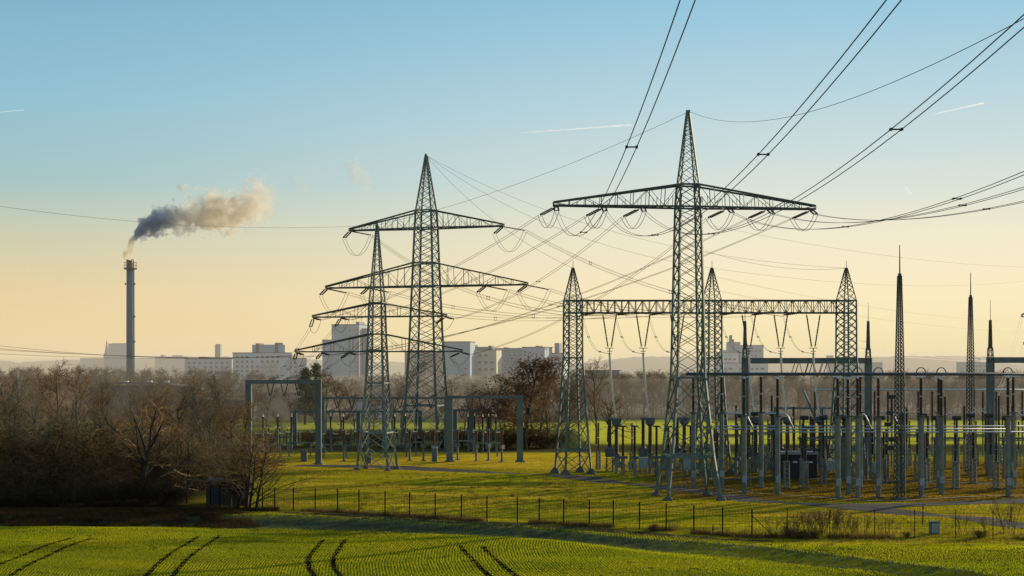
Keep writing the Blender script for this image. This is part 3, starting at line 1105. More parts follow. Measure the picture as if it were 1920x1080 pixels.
def portal(label, col_px, beam_py, D, col_w, beam_h, v_px=(), v_drop=1.6, beam_px=None, spires=None, material='column_steel', slant=(), over=0.0):
    s = D / FPX
    xs = [(px - 960) * s for px in col_px]
    x0 = xs[0]
    zt = CAM_H + (690 - beam_py) * s
    root = thing('steel_portal', (x0, D, gz(x0, D) - 0.05), label, 'portal')
    z0 = root.location.z
    for i, x in enumerate(xs):
        mb = MB()
        top = zt - z0
        w = col_w
        mb.box((x - x0, 0, top / 2), (w, w * 0.7, top))
        mb.box((x - x0, 0, 0.12), (w * 1.5, w * 1.3, 0.24))
        mb.bar((x - x0 - w * 0.36, -w * 0.36, 0.3), (x - x0 - w * 0.36, -w * 0.36, top), w * 0.18, 0.05)
        mb.bar((x - x0 + w * 0.36, -w * 0.36, 0.3), (x - x0 + w * 0.36, -w * 0.36, top), w * 0.18, 0.05)
        c = mb.build('column', material, root)
        if spires and spires[i]:
            zs, zr = [CAM_H + (690 - q) * s - z0 for q in spires[i]]
            mb = MB()
            lattice(mb, [(top, w * 0.75), (top + (zs - top) * 0.35, w * 0.55)], 0.09, 0.07, 0.9)
            mb.cyl((0, 0, top + (zs - top) * 0.33), (0, 0, zs), w * 0.34, w * 0.22, 8)
            mb.cyl((0, 0, zs), (0, 0, zr), 0.05, 0.025, 6)
            mb.v = [(vx + x - x0, vy, vz) for vx, vy, vz in mb.v]
            mb.build('lightning_spire', 'dark_steel', c)
    bx = beam_px or (col_px[0], col_px[-1])
    b0, b1 = (bx[0] - 960) * s - x0 - col_w / 2 - over, (bx[1] - 960) * s - x0 + col_w / 2 + over
    zb = zt - z0
    mb = MB()
    mb.box(((b0 + b1) / 2, 0, zb + beam_h / 2 + 0.01), (b1 - b0, beam_h * 0.9, beam_h))
    mb.box(((b0 + b1) / 2, 0, zb + beam_h + 0.03), (b1 - b0 + 0.06, beam_h * 1.1, 0.05))
    mb.box(((b0 + b1) / 2, 0, zb - 0.02), (b1 - b0 + 0.06, beam_h * 1.1, 0.05))
    mb.build('beam', material, root)
    for px in v_px:
        x = (px - 960) * s - x0
        mb = MB()
        for q in (-1, 1):
            a, b = Vector((x + q * 0.48, 0, zb - 0.04)), Vector((x + q * 0.06, 0, zb - v_drop))
            mb.sheds(a, b, 0.125, 8, 6)
        mb.bar((x - 0.2, 0, zb - v_drop), (x + 0.2, 0, zb - v_drop), 0.07)
        mb.build('insulator_string', 'insulator_brown', root)
        for q in (-1, 1):
            mb = MB()
            a = Vector((x + q * 0.25, 0.1, zb + beam_h + 0.05))
            mb.sheds(a, a + Vector((0.9, 0.5, 0.45)), 0.085, 7, 6)
            mb.build('insulator_string', 'insulator_brown', root)
    for px in slant:
        x = (px - 960) * s - x0
        for q in (0, 0.55):
            mb = MB()
            a = Vector((x + q, 0, zb - 0.05))
            mb.sheds(a, a + Vector((-0.55, -0.5, -1.4)), 0.09, 8, 6)
            mb.build('insulator_string', 'insulator_brown', root)
        mb = MB()
        a = Vector((x + 0.75, 0, zb - 0.05))
        mb.sheds(a, a + Vector((0.55, 0.1, -1.9)), 0.07, 8, 6)
        mb.sheds(a + Vector((1.15, 0, 0)), a + Vector((0.62, 0.1, -1.9)), 0.07, 8, 6)
        mb.build('insulator_string', 'insulator_brown', root)
    return root, zt


portal('blue-grey steel portal with three hanging insulators, left of the smaller pylon', (466, 597), 719, 207, 0.85, 0.45, (507, 533, 560), 1.75)
portal('dark steel portal with two columns and three hanging insulators, right of the tallest pylon', (843, 975), 747, 212, 0.95, 0.36, (880, 905, 930), 1.9)
portal('long low portal behind the smaller pylon with a row of hanging insulators', (604, 722, 838), 748, 236, 0.95, 0.28, (632, 660, 688, 750, 777, 808), 1.45)
portal('farthest low thin portal in the left yard, in front of the rough strip', (553, 672, 788), 773, 258, 0.7, 0.25, (590, 620, 650, 705, 735, 765), 1.3)
portal('small low portal inside the frame of the dark two-column portal', (852, 884, 917), 771, 246, 0.9, 0.3, (866, 900), 1.2)
portal('grey portal with two tapering lightning spires behind the bus posts', (1397, 1628), 681, 207, 0.95, 0.72, (), 1.5, spires=((602, 566), (602, 567)), slant=(1490, 1516, 1543))
portal('grey portal with one lightning spire running out of frame on the right', (1857, 2080), 680, 203, 1.0, 0.72, (), 1.5, spires=((600, 562), None), slant=(1940, 1970))
portal('low back portal seen under the bus tubes, in front of the woods', (1455, 1540, 1590), 767, 238, 0.6, 0.25, (), 1.0)

# lightning masts
for px, py, top, rod, bw, tw, label in (
        (1687, 937, 516, 458, 0.85, 0.62, 'tall thin lattice lightning mast with a rod, nearest to the branch road'),
        (1820, 884, 556, 510, 0.9, 0.62, 'tall thin lattice lightning mast with a rod, farther back on the right')):
    p = ground(px, py)
    D = p.y
    p.z = gz(p.x, p.y) - 0.05
    m = thing('lightning_mast', p, label, 'mast', R(14))
    z1, z2 = CAM_H + (690 - top) * D / FPX, CAM_H + (690 - rod) * D / FPX
    zm = CAM_H + (690 - 700) * D / FPX
    mb = MB()
    lattice(mb, [(0.1, bw), (zm, bw * 0.8), (z1, tw * 0.5)], 0.11, 0.06, 0.7, rings=(2.0, zm))
    mb.build('lattice_body', 'dark_steel', m)
    mb = MB()
    mb.cyl((0, 0, z1 - 0.2), (0, 0, z1 + 0.25), tw * 0.32, tw * 0.3, 8)
    mb.cyl((0, 0, z1 + 0.2), (0, 0, z2), 0.085, 0.045, 6)
    mb.build('lightning_rod', 'dark_steel', m)
    mb = MB()
    mb.box((0, 0, 0.1), (bw * 1.5, bw * 1.5, 0.4))
    mb.build('footing', 'concrete', m)
    if py == 937:
        for q, zz in enumerate((11.0, 9.3, 8.1, 6.5, 5.6)):
            mb = MB()
            mb.box((-0.95 - 0.25 * (q % 3), -0.1, zz), (0.55, 0.5, 0.42))
            mb.build('floodlight', 'kiosk_wall', m)

# ------------------------------------------------------------------ switchyard on the right
# tall bus posts carrying the high tubes
BUS_Z = CAM_H + (690 - 701.5) * 156 / FPX
ROWS = {'front': 153.5, 'middle': 159.0, 'rear': 165.0}


def make_bus_post():
    r = thing('bus_post', (0, 0, 0), 'x', 'bus post')
    mb = MB()
    mb.cyl((0, 0, 0), (0, 0, 8.75), 0.27, 0.25, 10)
    mb.bar((-0.26, -0.17, 0.3), (-0.26, -0.17, 8.6), 0.05)
    mb.bar((0.26, -0.17, 0.3), (0.26, -0.17, 8.6), 0.05)
    mb.build('steel_column', 'post_green', r)
    mb = MB()
    mb.box((0, 0, 0.06), (0.95, 0.95, 0.3))
    mb.build('footing', 'concrete', r)
    mb = MB()
    mb.box((0, 0, 8.82), (0.8, 0.8, 0.14))
    mb.build('head_plate', 'dark_steel', r)
    mb = MB()
    mb.sheds((0, 0, 8.9), (0, 0, 10.9), 0.20, 14, 8, 0.75)
    mb.build('insulator', 'insulator_brown', r)
    mb = MB()
    mb.cyl((0, 0, 10.9), (0, 0, 11.05), 0.17, 0.17, 8)
    mb.build('flange', 'box_grey', r)
    mb = MB()
    mb.sheds((0, 0, 11.05), (0, 0, 12.95), 0.20, 14, 8, 0.75)
    mb.build('insulator', 'insulator_brown', r)
    mb = MB()
    mb.cyl((0, 0, 12.95), (0, 0, BUS_Z - 0.16), 0.13, 0.13, 8)
    mb.bar((-0.5, 0, BUS_Z - 0.19), (0.5, 0, BUS_Z - 0.19), 0.2, 0.12)
    mb.build('tube_clamp', 'aluminium', r)
    mb = MB()
    mb.box((0, -0.42, 1.75), (0.5, 0.3, 0.75))
    mb.build('junction_box', 'box_grey', r)
    return r


POST = Pool(make_bus_post())
bus = {'front': (1571, 1608, 1647, 1727, 1890), 'middle': (1395, 1458, 1590, 1765), 'rear': (1353, 1427, 1613, 1760, 1900, 1300)}
for row, pxs in bus.items():
    D = ROWS[row]
    srt = sorted(pxs)
    for px in srt:
        x = (px - 960) * D / FPX
        POST.put((x, D, gz(x, D) - 0.1), 0, 'tall post with dark insulator, %s from the left in the %s row' % (ORD[srt.index(px)], row), 'tall posts carrying the high bus tubes')
for row, D in ROWS.items():
    mb = MB()
    x0, x1 = (1286 - 960) * D / FPX, (1990 - 960) * D / FPX
    mb.cyl((x0, D, BUS_Z), (x1, D, BUS_Z), 0.155, 0.155, 12)
    o = mb.build('bus_tube', 'bus_grey', None, True)
    tag(o, 'long high grey bus tube resting on the %s row of tall posts' % row, 'bus tube', 'high bus tubes')
for k, (px, row) in enumerate(((1608, 'front'), (1647, 'front'), (1727, 'front'), (1890, 'front'), (1765, 'middle'))):
    D = ROWS[row]
    x = (px - 960) * D / FPX
    mb = MB()
    for s in (-0.12, 0.12):
        mb.tube([(x + 0.52 * math.cos(PI * j / 10), D + s, BUS_Z + 0.1 + 0.62 * math.sin(PI * j / 10)) for j in range(11)], 0.04, 5)
    o = mb.build('expansion_loop', 'tank_grey')
    tag(o, 'small hooped strap on the high tubes, %s from the left' % ORD[k], 'expansion loop', 'hoops on the high bus tubes')

# lower silver tubes on isolator posts
LOW_Z = CAM_H + (690 - 804) * 173 / FPX


def make_low_post():
    r = thing('isolator_post', (0, 0, 0), 'x', 'isolator post')
    mb = MB()
    lattice(mb, [(0.1, 0.55), (3.1, 0.5)], 0.1, 0.06, 0.9)
    mb.box((0, 0, 3.15), (0.75, 0.6, 0.12))
    mb.build('support', 'post_green', r)
    mb = MB()
    mb.sheds((0, 0, 3.2), (0, 0, 4.6), 0.19, 10, 8, 0.72)
    mb.sheds((0, 0, 4.68), (0, 0, LOW_Z - 0.25), 0.18, 10, 8, 0.72)
    mb.build('insulator', 'insulator_brown', r)
    mb = MB()
    mb.box((0, 0, LOW_Z - 0.2), (0.32, 0.26, 0.2))
    mb.build('tube_clamp', 'tank_grey', r)
    mb = MB()
    mb.box((0, 0, 0.05), (0.9, 0.9, 0.3))
    mb.build('footing', 'concrete', r)
    return r


LOW = Pool(make_low_post())
low_rows = {164.5: (1475, 1510, 1595, 1690, 1732, 1792, 1868, 1893), 172.5: (1345, 1402, 1505, 1544, 1657, 1738, 1825), 181.0: (1340, 1430, 1508, 1527, 1636, 1662, 1720, 1858)}
for q, (D, pxs) in enumerate(low_rows.items()):
    for k, px in enumerate(sorted(pxs)):
        x = (px - 960) * D / FPX
        LOW.put((x, D, gz(x, D) - 0.1), 0, 'short post under the low silver tubes, %s from left, %s line' % (ORD[k], ('near', 'middle', 'far')[q]), 'posts under the low silver tubes')
    a, b = (1340 if q else 1462), (1990 if q != 1 else 1905)
    mb = MB()
    mb.cyl(((a - 960) * D / FPX, D, LOW_Z), ((b - 960) * D / FPX, D, LOW_Z), 0.085, 0.085, 10)
    o = mb.build('bus_tube', 'aluminium', None, True)
    tag(o, 'low shiny silver bus tube on the %s line of short posts' % ('near', 'middle', 'far')[q], 'bus tube', 'low silver bus tubes')
# rear silver tube, higher and farther back
mb = MB()
D = 226
zr = CAM_H + (690 - 731) * D / FPX
mb.cyl(((1523 - 960) * D / FPX, D, zr), ((1990 - 960) * D / FPX, D, zr), 0.16, 0.16, 10)
tag(mb.build('bus_tube', 'aluminium', None, True), 'bright silver tube behind the masts, halfway between the high and low tubes', 'bus tube', 'rear silver bus tube')


def make_rear_post():
    r = thing('isolator_post', (0, 0, 0), 'x', 'isolator post')
    mb = MB()
    mb.cyl((0, 0, 0), (0, 0, 5.6), 0.15, 0.14, 8)
    mb.build('support', 'post_green', r)
    mb = MB()
    mb.sheds((0, 0, 5.6), (0, 0, zr - 0.2), 0.2, 16, 7, 0.75)
    mb.build('insulator', 'insulator_brown', r)
    return r


REAR = Pool(make_rear_post())
rp = (1528, 1562, 1640, 1665, 1722, 1748, 1843, 1868, 1917)
for k, px in enumerate(rp):
    x = (px - 960) * D / FPX
    REAR.put((x, D, -0.05), 0, 'slim post under the rear silver tube, %s from the left' % ORD[k], 'posts under the rear silver tube')

# bent silver tubes dropping to the low bus
for k, (a, b) in enumerate(((1358, 1412), (1427, 1488), (1600, 1634), (1652, 1688))):
    D = 169
    s = D / FPX
    z1 = CAM_H + (690 - 775) * s
    mb = MB()
    pts = [((a - 960) * s, D, z1), ((b - 22 - 960) * s, D, z1)]
    pts += [((b - 22 - 960) * s + 0.9 * math.sin(t), D, z1 - 0.9 * (1 - math.cos(t))) for t in (0.3, 0.6, 0.95)]
    pts += [((b - 960) * s, D, LOW_Z + 0.1)]
    mb.tube(pts, 0.10, 8)
    o = mb.build('bent_tube', 'aluminium', None, True)
    tag(o, 'silver tube with a bent end, %s from the left' % ORD[k], 'bus tube', 'bent silver tubes')
# thick slanting silver tube
mb = MB()
a, b = at(1507, 733, 205), at(1526, 778, 196)
mb.cyl(a, b, 0.17, 0.17, 10)
tag(mb.build('slanting_tube', 'tank_grey', None, True), 'thick grey tube slanting down beside the kiosk, under the grey portal', 'bus tube')


# disconnectors with black drive boxes on two legs
def make_disconnector():
    r = thing('disconnector', (0, 0, 0), 'x', 'disconnector')
    for s in (-1, 1):
        mb = MB()
        lattice(mb, [(0.1, 0.5), (5.2, 0.42)], 0.1, 0.06, 1.0)
        mb.v = [(x + s * 1.3, y, z) for x, y, z in mb.v]
        mb.build('leg', 'post_green', r)
        mb = MB()
        mb.sheds((s * 1.3, 0, 5.45), (s * 1.3, 0, 7.6), 0.17, 12, 7, 0.7)
        mb.build('insulator', 'insulator_brown', r)
        mb = MB()
        mb.cyl((s * 0.75, -0.1, 7.85), (s * 1.75, -0.1, 7.85), 0.27, 0.27, 8)
        mb.build('drive_box', 'kiosk_wall', r)
        mb = MB()
        mb.bar((s * 1.3, 0, 8.0), (s * 0.3, 0.1, 8.55), 0.09)
        mb.bar((s * 0.3, 0.1, 8.55), (s * 0.9, 0, 8.9), 0.07)
        mb.build('contact_arm', 'aluminium', r)
    mb = MB()
    mb.bar((-2.0, 0, 5.3), (2.0, 0, 5.3), 0.3, 0.22)
    mb.bar((-1.9, -0.5, 5.05), (1.9, -0.5, 5.05), 0.09)
    mb.bar((-1.9, 0.5, 5.05), (1.9, 0.5, 5.05), 0.09)
    for k in range(7):
        x = -1.8 + k * 0.6
        mb.bar((x, -0.5, 5.05), (x, 0.5, 5.05), 0.07)
        mb.bar((x, -0.5, 5.05), (x + 0.3, -0.4, 5.6), 0.05)
    mb.build('frame', 'tank_grey', r)
    return r


DIS = Pool(make_disconnector())
dl = ((1372, 186), (1432, 190), (1525, 178), (1562, 184), (1603, 178), (1668, 180), (1712, 186), (1775, 180), (1836, 186), (1905, 180))
for k, (px, D) in enumerate(dl):
    x = (px - 960) * D / FPX
    DIS.put((x, D, gz(x, D) - 0.1), R(6 * (k % 3) - 4), 'disconnector with black drums on two lattice legs, %s from the left' % ORD[k], 'disconnectors in the right yard')


# instrument transformers, one set per phase below the gantry
def make_tank_transformer():
    r = thing('tank_transformer', (0, 0, 0), 'x', 'transformer')
    mb = MB()
    lattice(mb, [(0.1, 0.85), (1.95, 0.8)], 0.12, 0.07, 0.8)
    mb.build('support', 'post_green', r)
    mb = MB()
    mb.box((0, 0, 2.65), (1.0, 0.9, 1.2))
    for k in range(5):
        mb.box((-0.54, -0.3 + k * 0.15, 2.65), (0.09, 0.05, 0.95))
        mb.box((0.54, -0.3 + k * 0.15, 2.65), (0.09, 0.05, 0.95))
    mb.lathe((0, 0, 3.25), (0, 0, 3.45), [(0, 0.4), (1, 0.3)], 8)
    mb.build('tank', 'tank_grey', r)
    mb = MB()
    mb.sheds((0, 0, 3.45), (0, 0, 7.1), 0.27, 18, 8, 0.8)
    mb.build('bushing', 'bushing_brown', r)
    mb = MB()
    mb.lathe((0, 0, 7.1), (0, 0, 7.3), [(0, 0.3), (0.4, 0.38), (1, 0.3)], 8)
    mb.bar((-0.9, 0, 7.35), (0.5, 0, 7.35), 0.07)
    mb.build('head', 'tank_grey', r)
    return r


def make_head_transformer():
    r = thing('head_transformer', (0, 0, 0), 'x', 'transformer')
    mb = MB()
    mb.cyl((0, 0, 0), (0, 0, 2.3), 0.24, 0.24, 8)
    mb.box((0, -0.1, 1.7), (0.9, 0.5, 0.95))
    mb.build('support', 'post_green', r)
    mb = MB()
    mb.box((0, 0, 2.5), (0.75, 0.75, 0.45))
    mb.build('base_tank', 'tank_grey', r)
    mb = MB()
    mb.lathe((0, 0, 2.7), (0, 0, 6.3), [(0, 0.32)] + [(t / 26 + (0.008 if t % 2 else 0), (0.30 if t % 2 else 0.25) - 0.05 * t / 26) for t in range(1, 26)] + [(1, 0.2)], 8)
    mb.build('bushing', 'bushing_brown', r)
    mb = MB()
    mb.lathe((0, 0, 6.25), (0, 0, 7.45), [(0, 0.22), (0.2, 0.4), (0.35, 0.62), (0.88, 0.66), (0.9, 0.75), (1, 0.7)], 10)
    mb.build('head', 'tank_grey', r)
    return r


def make_breaker():
    r = thing('circuit_breaker', (0, 0, 0), 'x', 'circuit breaker')
    mb = MB()
    mb.cyl((0, 0, 0), (0, 0, 2.3), 0.26, 0.26, 8)
    mb.box((-0.55, 0, 1.5), (0.5, 0.45, 0.8))
    mb.build('support', 'post_green', r)
    mb = MB()
    mb.box((0, 0, 2.45), (1.1, 0.55, 0.35))
    mb.build('drive_box', 'tank_grey', r)
    mb = MB()
    mb.sheds((0, 0, 2.6), (0, 0, 6.4), 0.19, 18, 8, 0.72)
    mb.build('insulator', 'insulator_brown', r)
    mb = MB()
    mb.bar((-0.45, 0, 6.5), (0.45, 0, 6.5), 0.2)
    mb.bar((-0.4, 0, 6.5), (-0.65, 0, 6.85), 0.1)
    mb.bar((0.4, 0, 6.5), (0.65, 0, 6.2), 0.1)
    mb.build('terminal', 'dark_steel', r)
    return r


def make_arrester():
    r = thing('surge_arrester', (0, 0, 0), 'x', 'surge arrester')
    mb = MB()
    lattice(mb, [(0.1, 0.5), (2.6, 0.45)], 0.1, 0.06, 1.0)
    mb.build('support', 'post_green', r)
    mb = MB()
    mb.sheds((0, 0, 2.65), (0, 0, 4.5), 0.15, 10, 7, 0.7)
    mb.sheds((0, 0, 4.6), (0, 0, 6.6), 0.15, 10, 7, 0.7)
    mb.build('insulator', 'insulator_brown', r)
    mb = MB()
    ring = [(0.6 * math.cos(PI * j / 6), 0.6 * math.sin(PI * j / 6), 5.7) for j in range(13)]
    mb.tube(ring, 0.035, 4)
    mb.bar((-0.6, 0, 5.7), (0.6, 0, 5.7), 0.04)
    mb.build('grading_ring', 'tank_grey', r)
    return r


TT, HT, CB, SA = Pool(make_tank_transformer()), Pool(make_head_transformer()), Pool(make_breaker()), Pool(make_arrester())
wh = ['leftmost', 'second from the left', 'third from the left', 'fourth from the left', 'fifth from the left', 'rightmost']
TERM = []
for k, px in enumerate(V_PX):
    q = wh[k]
    for pool, dpx, D, rz, nm in ((TT, 0, 192, 0, 'grey tank transformer with a tall brown bushing'), (HT, 13, 189, 0, 'grey transformer with a bowl shaped head'),
                                 (SA, -21, 196, 0.3, 'slim surge arrester with a ring below the gantry'), (CB, 25, 186, 0.2, 'dark breaker column with a two-armed top below the gantry')):
        x = (px + dpx - 960) * D / FPX
        pool.put((x, D, gz(x, D) - 0.08), rz, '%s, %s' % (nm, q), pool.p.name.split('.')[0].replace('_', ' ') + 's below the lattice gantry')
    TERM.append(Vector(((px + 12 - 960) * 191 / FPX, 191, 7.35)))
CB2 = Pool(copy_tree(CB.p))
CB2.p.name = 'circuit_breaker'
for k, px in enumerate((1190, 1253, 1315, 1380, 1451, 1512, 1572)):
    x = (px - 960) * 183 / FPX
    CB2.put((x, 183, gz(x, 183) - 0.08), -0.2, 'black breaker column in the front breaker row, %s from the left' % ORD[k], 'front row of circuit breakers')
# more posts deep in the yard
SA2 = Pool(copy_tree(SA.p))
SA2.p.name = 'surge_arrester'
for k, (px, D) in enumerate(((1360, 205), (1390, 212), (1440, 208), (1475, 214), (1500, 204), (1550, 206), (1585, 212), (1650, 206), (1680, 214), (1705, 204), (1755, 208), (1790, 213), (1830, 205), (1880, 209), (1910, 202))):
    x = (px - 960) * D / FPX
    SA2.put((x, D, gz(x, D) - 0.08), 0.2 * k, 'slim ringed post at the right yard back, %s from the left' % ORD[k], 'slim posts at the back of the right yard')

BK = Pool(make_rear_post())
bk = [(1345, 199), (1380, 203), (1418, 198), (1447, 205), (1488, 197), (1520, 200), (1566, 197), (1595, 203), (1625, 198), (1672, 203), (1700, 196), (1740, 201), (1772, 196), (1808, 202), (1848, 197), (1873, 203), (1898, 198)]
for k, (px, D) in enumerate(bk):
    x = (px - 960) * D / FPX
    BK.put((x, D, -0.3 - 1.4 * (k % 3)), 0, 'slim grey column in the middle of the right yard, %s from the left' % ORD[k], 'slim columns in the middle of the right yard')
# thin dropper wires between the high tubes and the disconnectors
dr = ((1353, 'rear', 1372, 186), (1395, 'middle', 1400, 187), (1427, 'rear', 1432, 190), (1458, 'middle', 1470, 186), (1520, 'front', 1525, 178), (1571, 'front', 1562, 184), (1590, 'middle', 1603, 178), (1613, 'rear', 1622, 180),
      (1647, 'front', 1668, 180), (1700, 'rear', 1712, 186), (1727, 'front', 1735, 183), (1765, 'middle', 1775, 180), (1820, 'rear', 1836, 186), (1850, 'middle', 1858, 184), (1890, 'front', 1905, 180))
for k, (pa, row, pb, Db) in enumerate(dr):
    Da = ROWS[row]
    a, b = Vector(((pa - 960) * Da / FPX, Da, BUS_Z)), Vector(((pb - 960) * Db / FPX, Db, 8.3))
    mb = MB()
    mb.tube(loop(a, b, 1.1 + 0.3 * (k % 3), 12), 0.024, 4)
    tag(mb.build('dropper_cable', 'cable'), 'thin slack wire from the high tubes to a disconnector, %s from the left' % ORD[k], 'cable', 'droppers in the right yard')
for k, (y0, D, x0, x1) in enumerate(((757, 196, 1330, 1600), (786, 188, 1345, 1700), (822, 186, 1380, 1960), (772, 192, 1640, 1980), (846, 182, 1480, 1960))):
    a, b = at(x0, y0, D), at(x1, y0 + 2, D)
    mb = MB()
    mb.tube(loop(a, b, 0.35, 16), 0.028, 4)
    tag(mb.build('strung_wire', 'cable'), 'thin level wire strung across the right yard, %s from the top' % ORD[(0, 2, 3, 1, 4)[k]], 'cable', 'level wires in the right yard')
# dark kiosk with two doors
kx = ground(1498, 897)
K = thing('switchgear_kiosk', (kx.x, kx.y + 1.3, gz(kx.x, kx.y) - 0.05), 'low dark kiosk with a flat grey roof and two doors with white signs', 'kiosk', R(-3))
mb = MB()
mb.box((0, 0, 1.55), (4.5, 2.6, 3.1))
for k in range(14):
    mb.box((-2.2 + k * 0.335, -1.31, 1.55), (0.05, 0.05, 3.0))
mb.build('wall', 'kiosk_wall', K)
mb = MB()
mb.box((0, 0, 3.25), (5.0, 3.2, 0.3))
mb.build('roof', 'kiosk_roof', K)
for x in (-0.35, 1.55):
    d = MB()
    d.box((x, -1.36, 1.25), (1.05, 0.05, 2.4))
    do = d.build('door', 'barn_wall', K)
    d = MB()
    d.box((x - 0.05, -1.40, 2.15), (0.62, 0.03, 0.17))
    d.build('door_sign', 'white_sign', do)
mb = MB()
for x in (0.35, 0.95):
    mb.bar((x, -1.42, 0.1), (x, -1.42, 3.05), 0.06)
mb.build('door_post', 'box_grey', K)
for k, (px, D, label) in enumerate(((1557, 180, 'plain grey control cabinet right of the dark kiosk'), (1645, 176, 'plain grey control cabinet between the tall bus posts'), (1206, 186, 'light grey control cabinet below the bowl headed transformer'),
                                    (1290, 183, 'light grey control cabinet behind the legs of the near pylon'))):
    x = (px - 960) * D / FPX
    c = thing('control_cabinet', (x, D, gz(x, D) - 0.05), label, 'cabinet', 0, 'grey control cabinets in the yard')
    mb = MB()
    mb.box((0, 0, 1.7), (1.15, 0.7, 1.3))
    mb.box((0, 0, 2.38), (1.25, 0.8, 0.06))
    mb.build('body', 'box_grey', c)
    for s in (-0.4, 0.4):
        mb = MB()
        mb.bar((s, 0, 0), (s, 0, 1.05), 0.12)
        mb.build('leg', 'post_green', c)
    mb = MB()
    mb.box((0, -0.37, 1.7), (0.95, 0.04, 1.1))
    mb.build('door', 'box_grey', c)


# ------------------------------------------------------------------ switchyard on the left
def make_frame(material):
    r = thing('switch_rack', (0, 0, 0), 'x', 'switch rack')
    for s in (-1.7, 1.7):
        mb = MB()
        mb.bar((s, 0, 0), (s, 0, 2.1), 0.2, 0.2)
        mb.box((s, 0, 0.08), (0.45, 0.45, 0.16))
        mb.build('leg', 'column_steel', r)
    mb = MB()
    mb.bar((-2.3, 0, 2.2), (2.3, 0, 2.2), 0.32, 0.22)
    mb.bar((-2.3, 0.5, 2.2), (2.3, 0.5, 2.2), 0.14, 0.14)
    mb.build('crossbeam', 'column_steel', r)
    for x in (-1.9, 0, 1.9):
        mb = MB()
        mb.sheds((x - 0.25, 0, 2.3), (x - 0.25, 0, 3.8), 0.12, 8, 6, 0.65)
        mb.sheds((x + 0.3, 0.5, 2.3), (x + 0.3, 0.5, 3.8), 0.12, 8, 6, 0.65)
        mb.build('insulator', material, r)
        mb = MB()
        mb.bar((x - 0.25, 0, 3.9), (x + 0.3, 0.5, 3.9), 0.09)
        mb.bar((x - 0.25, 0, 3.85), (x - 0.25, 0, 4.2), 0.08)
        mb.build('blade', 'aluminium', r)
    return r


FR = Pool(make_frame('insulator_brown'))
fr = ((505, 222), (562, 226), (628, 220), (668, 228), (742, 224), (800, 228), (868, 232), (912, 226), (640, 242), (760, 243), (520, 243))
for k, (px, D) in enumerate(fr):
    x = (px - 960) * D / FPX
    FR.put((x, D, gz(x, D) - 0.08), R(4 * (k % 3) - 4), 'switch rack with brown insulators, standing %s' % (
        'at the left end of the left yard', 'right of the left end of the left yard', 'behind the blue-grey portal', 'left of the smaller pylon', 'right of the smaller pylon', 'below the tallest pylon', 'inside the dark portal',
        'inside the dark portal at the right', 'far back left of the smaller pylon', 'far back below the tallest pylon', 'far back at the left end')[k], 'switch racks in the left yard')


def make_mid_post():
    r = thing('post_insulator', (0, 0, 0), 'x', 'post insulator')
    mb = MB()
    mb.cyl((0, 0, 0), (0, 0, 3.9), 0.15, 0.15, 8)
    mb.box((0, 0, 0.1), (0.5, 0.5, 0.3))
    mb.build('support', 'column_steel', r)
    mb = MB()
    mb.sheds((0, 0, 3.9), (0, 0, 6.0), 0.17, 12, 7, 0.7)
    mb.build('insulator', 'insulator_brown', r)
    mb = MB()
    mb.cyl((0, 0, 6.0), (0, 0, 6.5), 0.12, 0.02, 6)
    mb.build('tip', 'bright_cable', r)
    return r


MP = Pool(make_mid_post())
mp = ((493, 236), (521, 236), (547, 236), (620, 238), (644, 238), (740, 238), (760, 240), (878, 236), (890, 240), (905, 236), (916, 238), (930, 236))
for k, (px, D) in enumerate(mp):
    x = (px - 960) * D / FPX
    MP.put((x, D, gz(x, D) - 0.08), 0, 'insulator pole with a bright tip, %s from the left' % ORD[k], 'insulator poles in the left yard')


def make_red_ct():
    r = thing('current_transformer', (0, 0, 0), 'x', 'transformer')
    mb = MB()
    mb.cyl((0, 0, 0), (0, 0, 2.2), 0.16, 0.16, 8)
    mb.box((0, 0, 0.1), (0.6, 0.6, 0.25))
    mb.build('support', 'column_steel', r)
    mb = MB()
    mb.box((0, 0, 2.35), (0.7, 0.5, 0.6))
    mb.build('tank', 'tank_grey', r)
    mb = MB()
    mb.sheds((0, 0, 2.65), (0, 0, 4.1), 0.2, 9, 7, 0.7)
    mb.build('insulator', 'insulator_red', r)
    mb = MB()
    mb.lathe((0, 0, 4.1), (0, 0, 4.7), [(0, 0.2), (0.3, 0.26), (0.8, 0.26), (1, 0.12)], 8)
    mb.build('head', 'insulator_red', r)
    return r


RC = Pool(make_red_ct())
rc = ((600, 214), (645, 213), (672, 214), (768, 214), (794, 213), (814, 214), (858, 217), (893, 214), (916, 216), (941, 213))
for k, (px, D) in enumerate(rc):
    x = (px - 960) * D / FPX
    RC.put((x, D, gz(x, D) - 0.08), 0.1 * k, 'current transformer with a reddish insulator, %s from the left' % ORD[k], 'reddish transformers in the left yard')
for k, (px, D, w, h, label) in enumerate(((570, 213, 0.9, 1.7, 'blue-grey cabinet left of the blue-grey portal column'), (690, 210, 0.9, 1.6, 'blue-grey cabinet behind the left foot of the smaller pylon'), (815, 212, 0.8, 2.2, 'light grey cabinet right of the tallest pylon'))):
    x = (px - 960) * D / FPX
    c = thing('yard_cabinet', (x, D, gz(x, D) - 0.05), label, 'cabinet')
    mb = MB()
    mb.box((0, 0, h / 2), (w, 0.6, h))
    mb.box((0, 0, h + 0.03), (w + 0.1, 0.7, 0.06))
    mb.build('body', 'column_steel' if k < 2 else 'box_grey', c)
    mb = MB()
    mb.box((0, -0.32, h / 2), (w * 0.85, 0.04, h * 0.85))
    mb.build('door', 'tank_grey', c)

# ------------------------------------------------------------------ wires
def sag_curve(a, b, sag, n=24):
    a, b = Vector(a), Vector(b)
    return [a.lerp(b, t / n) - Vector((0, 0, 4 * sag * (t / n) * (1 - t / n))) for t in range(n + 1)]


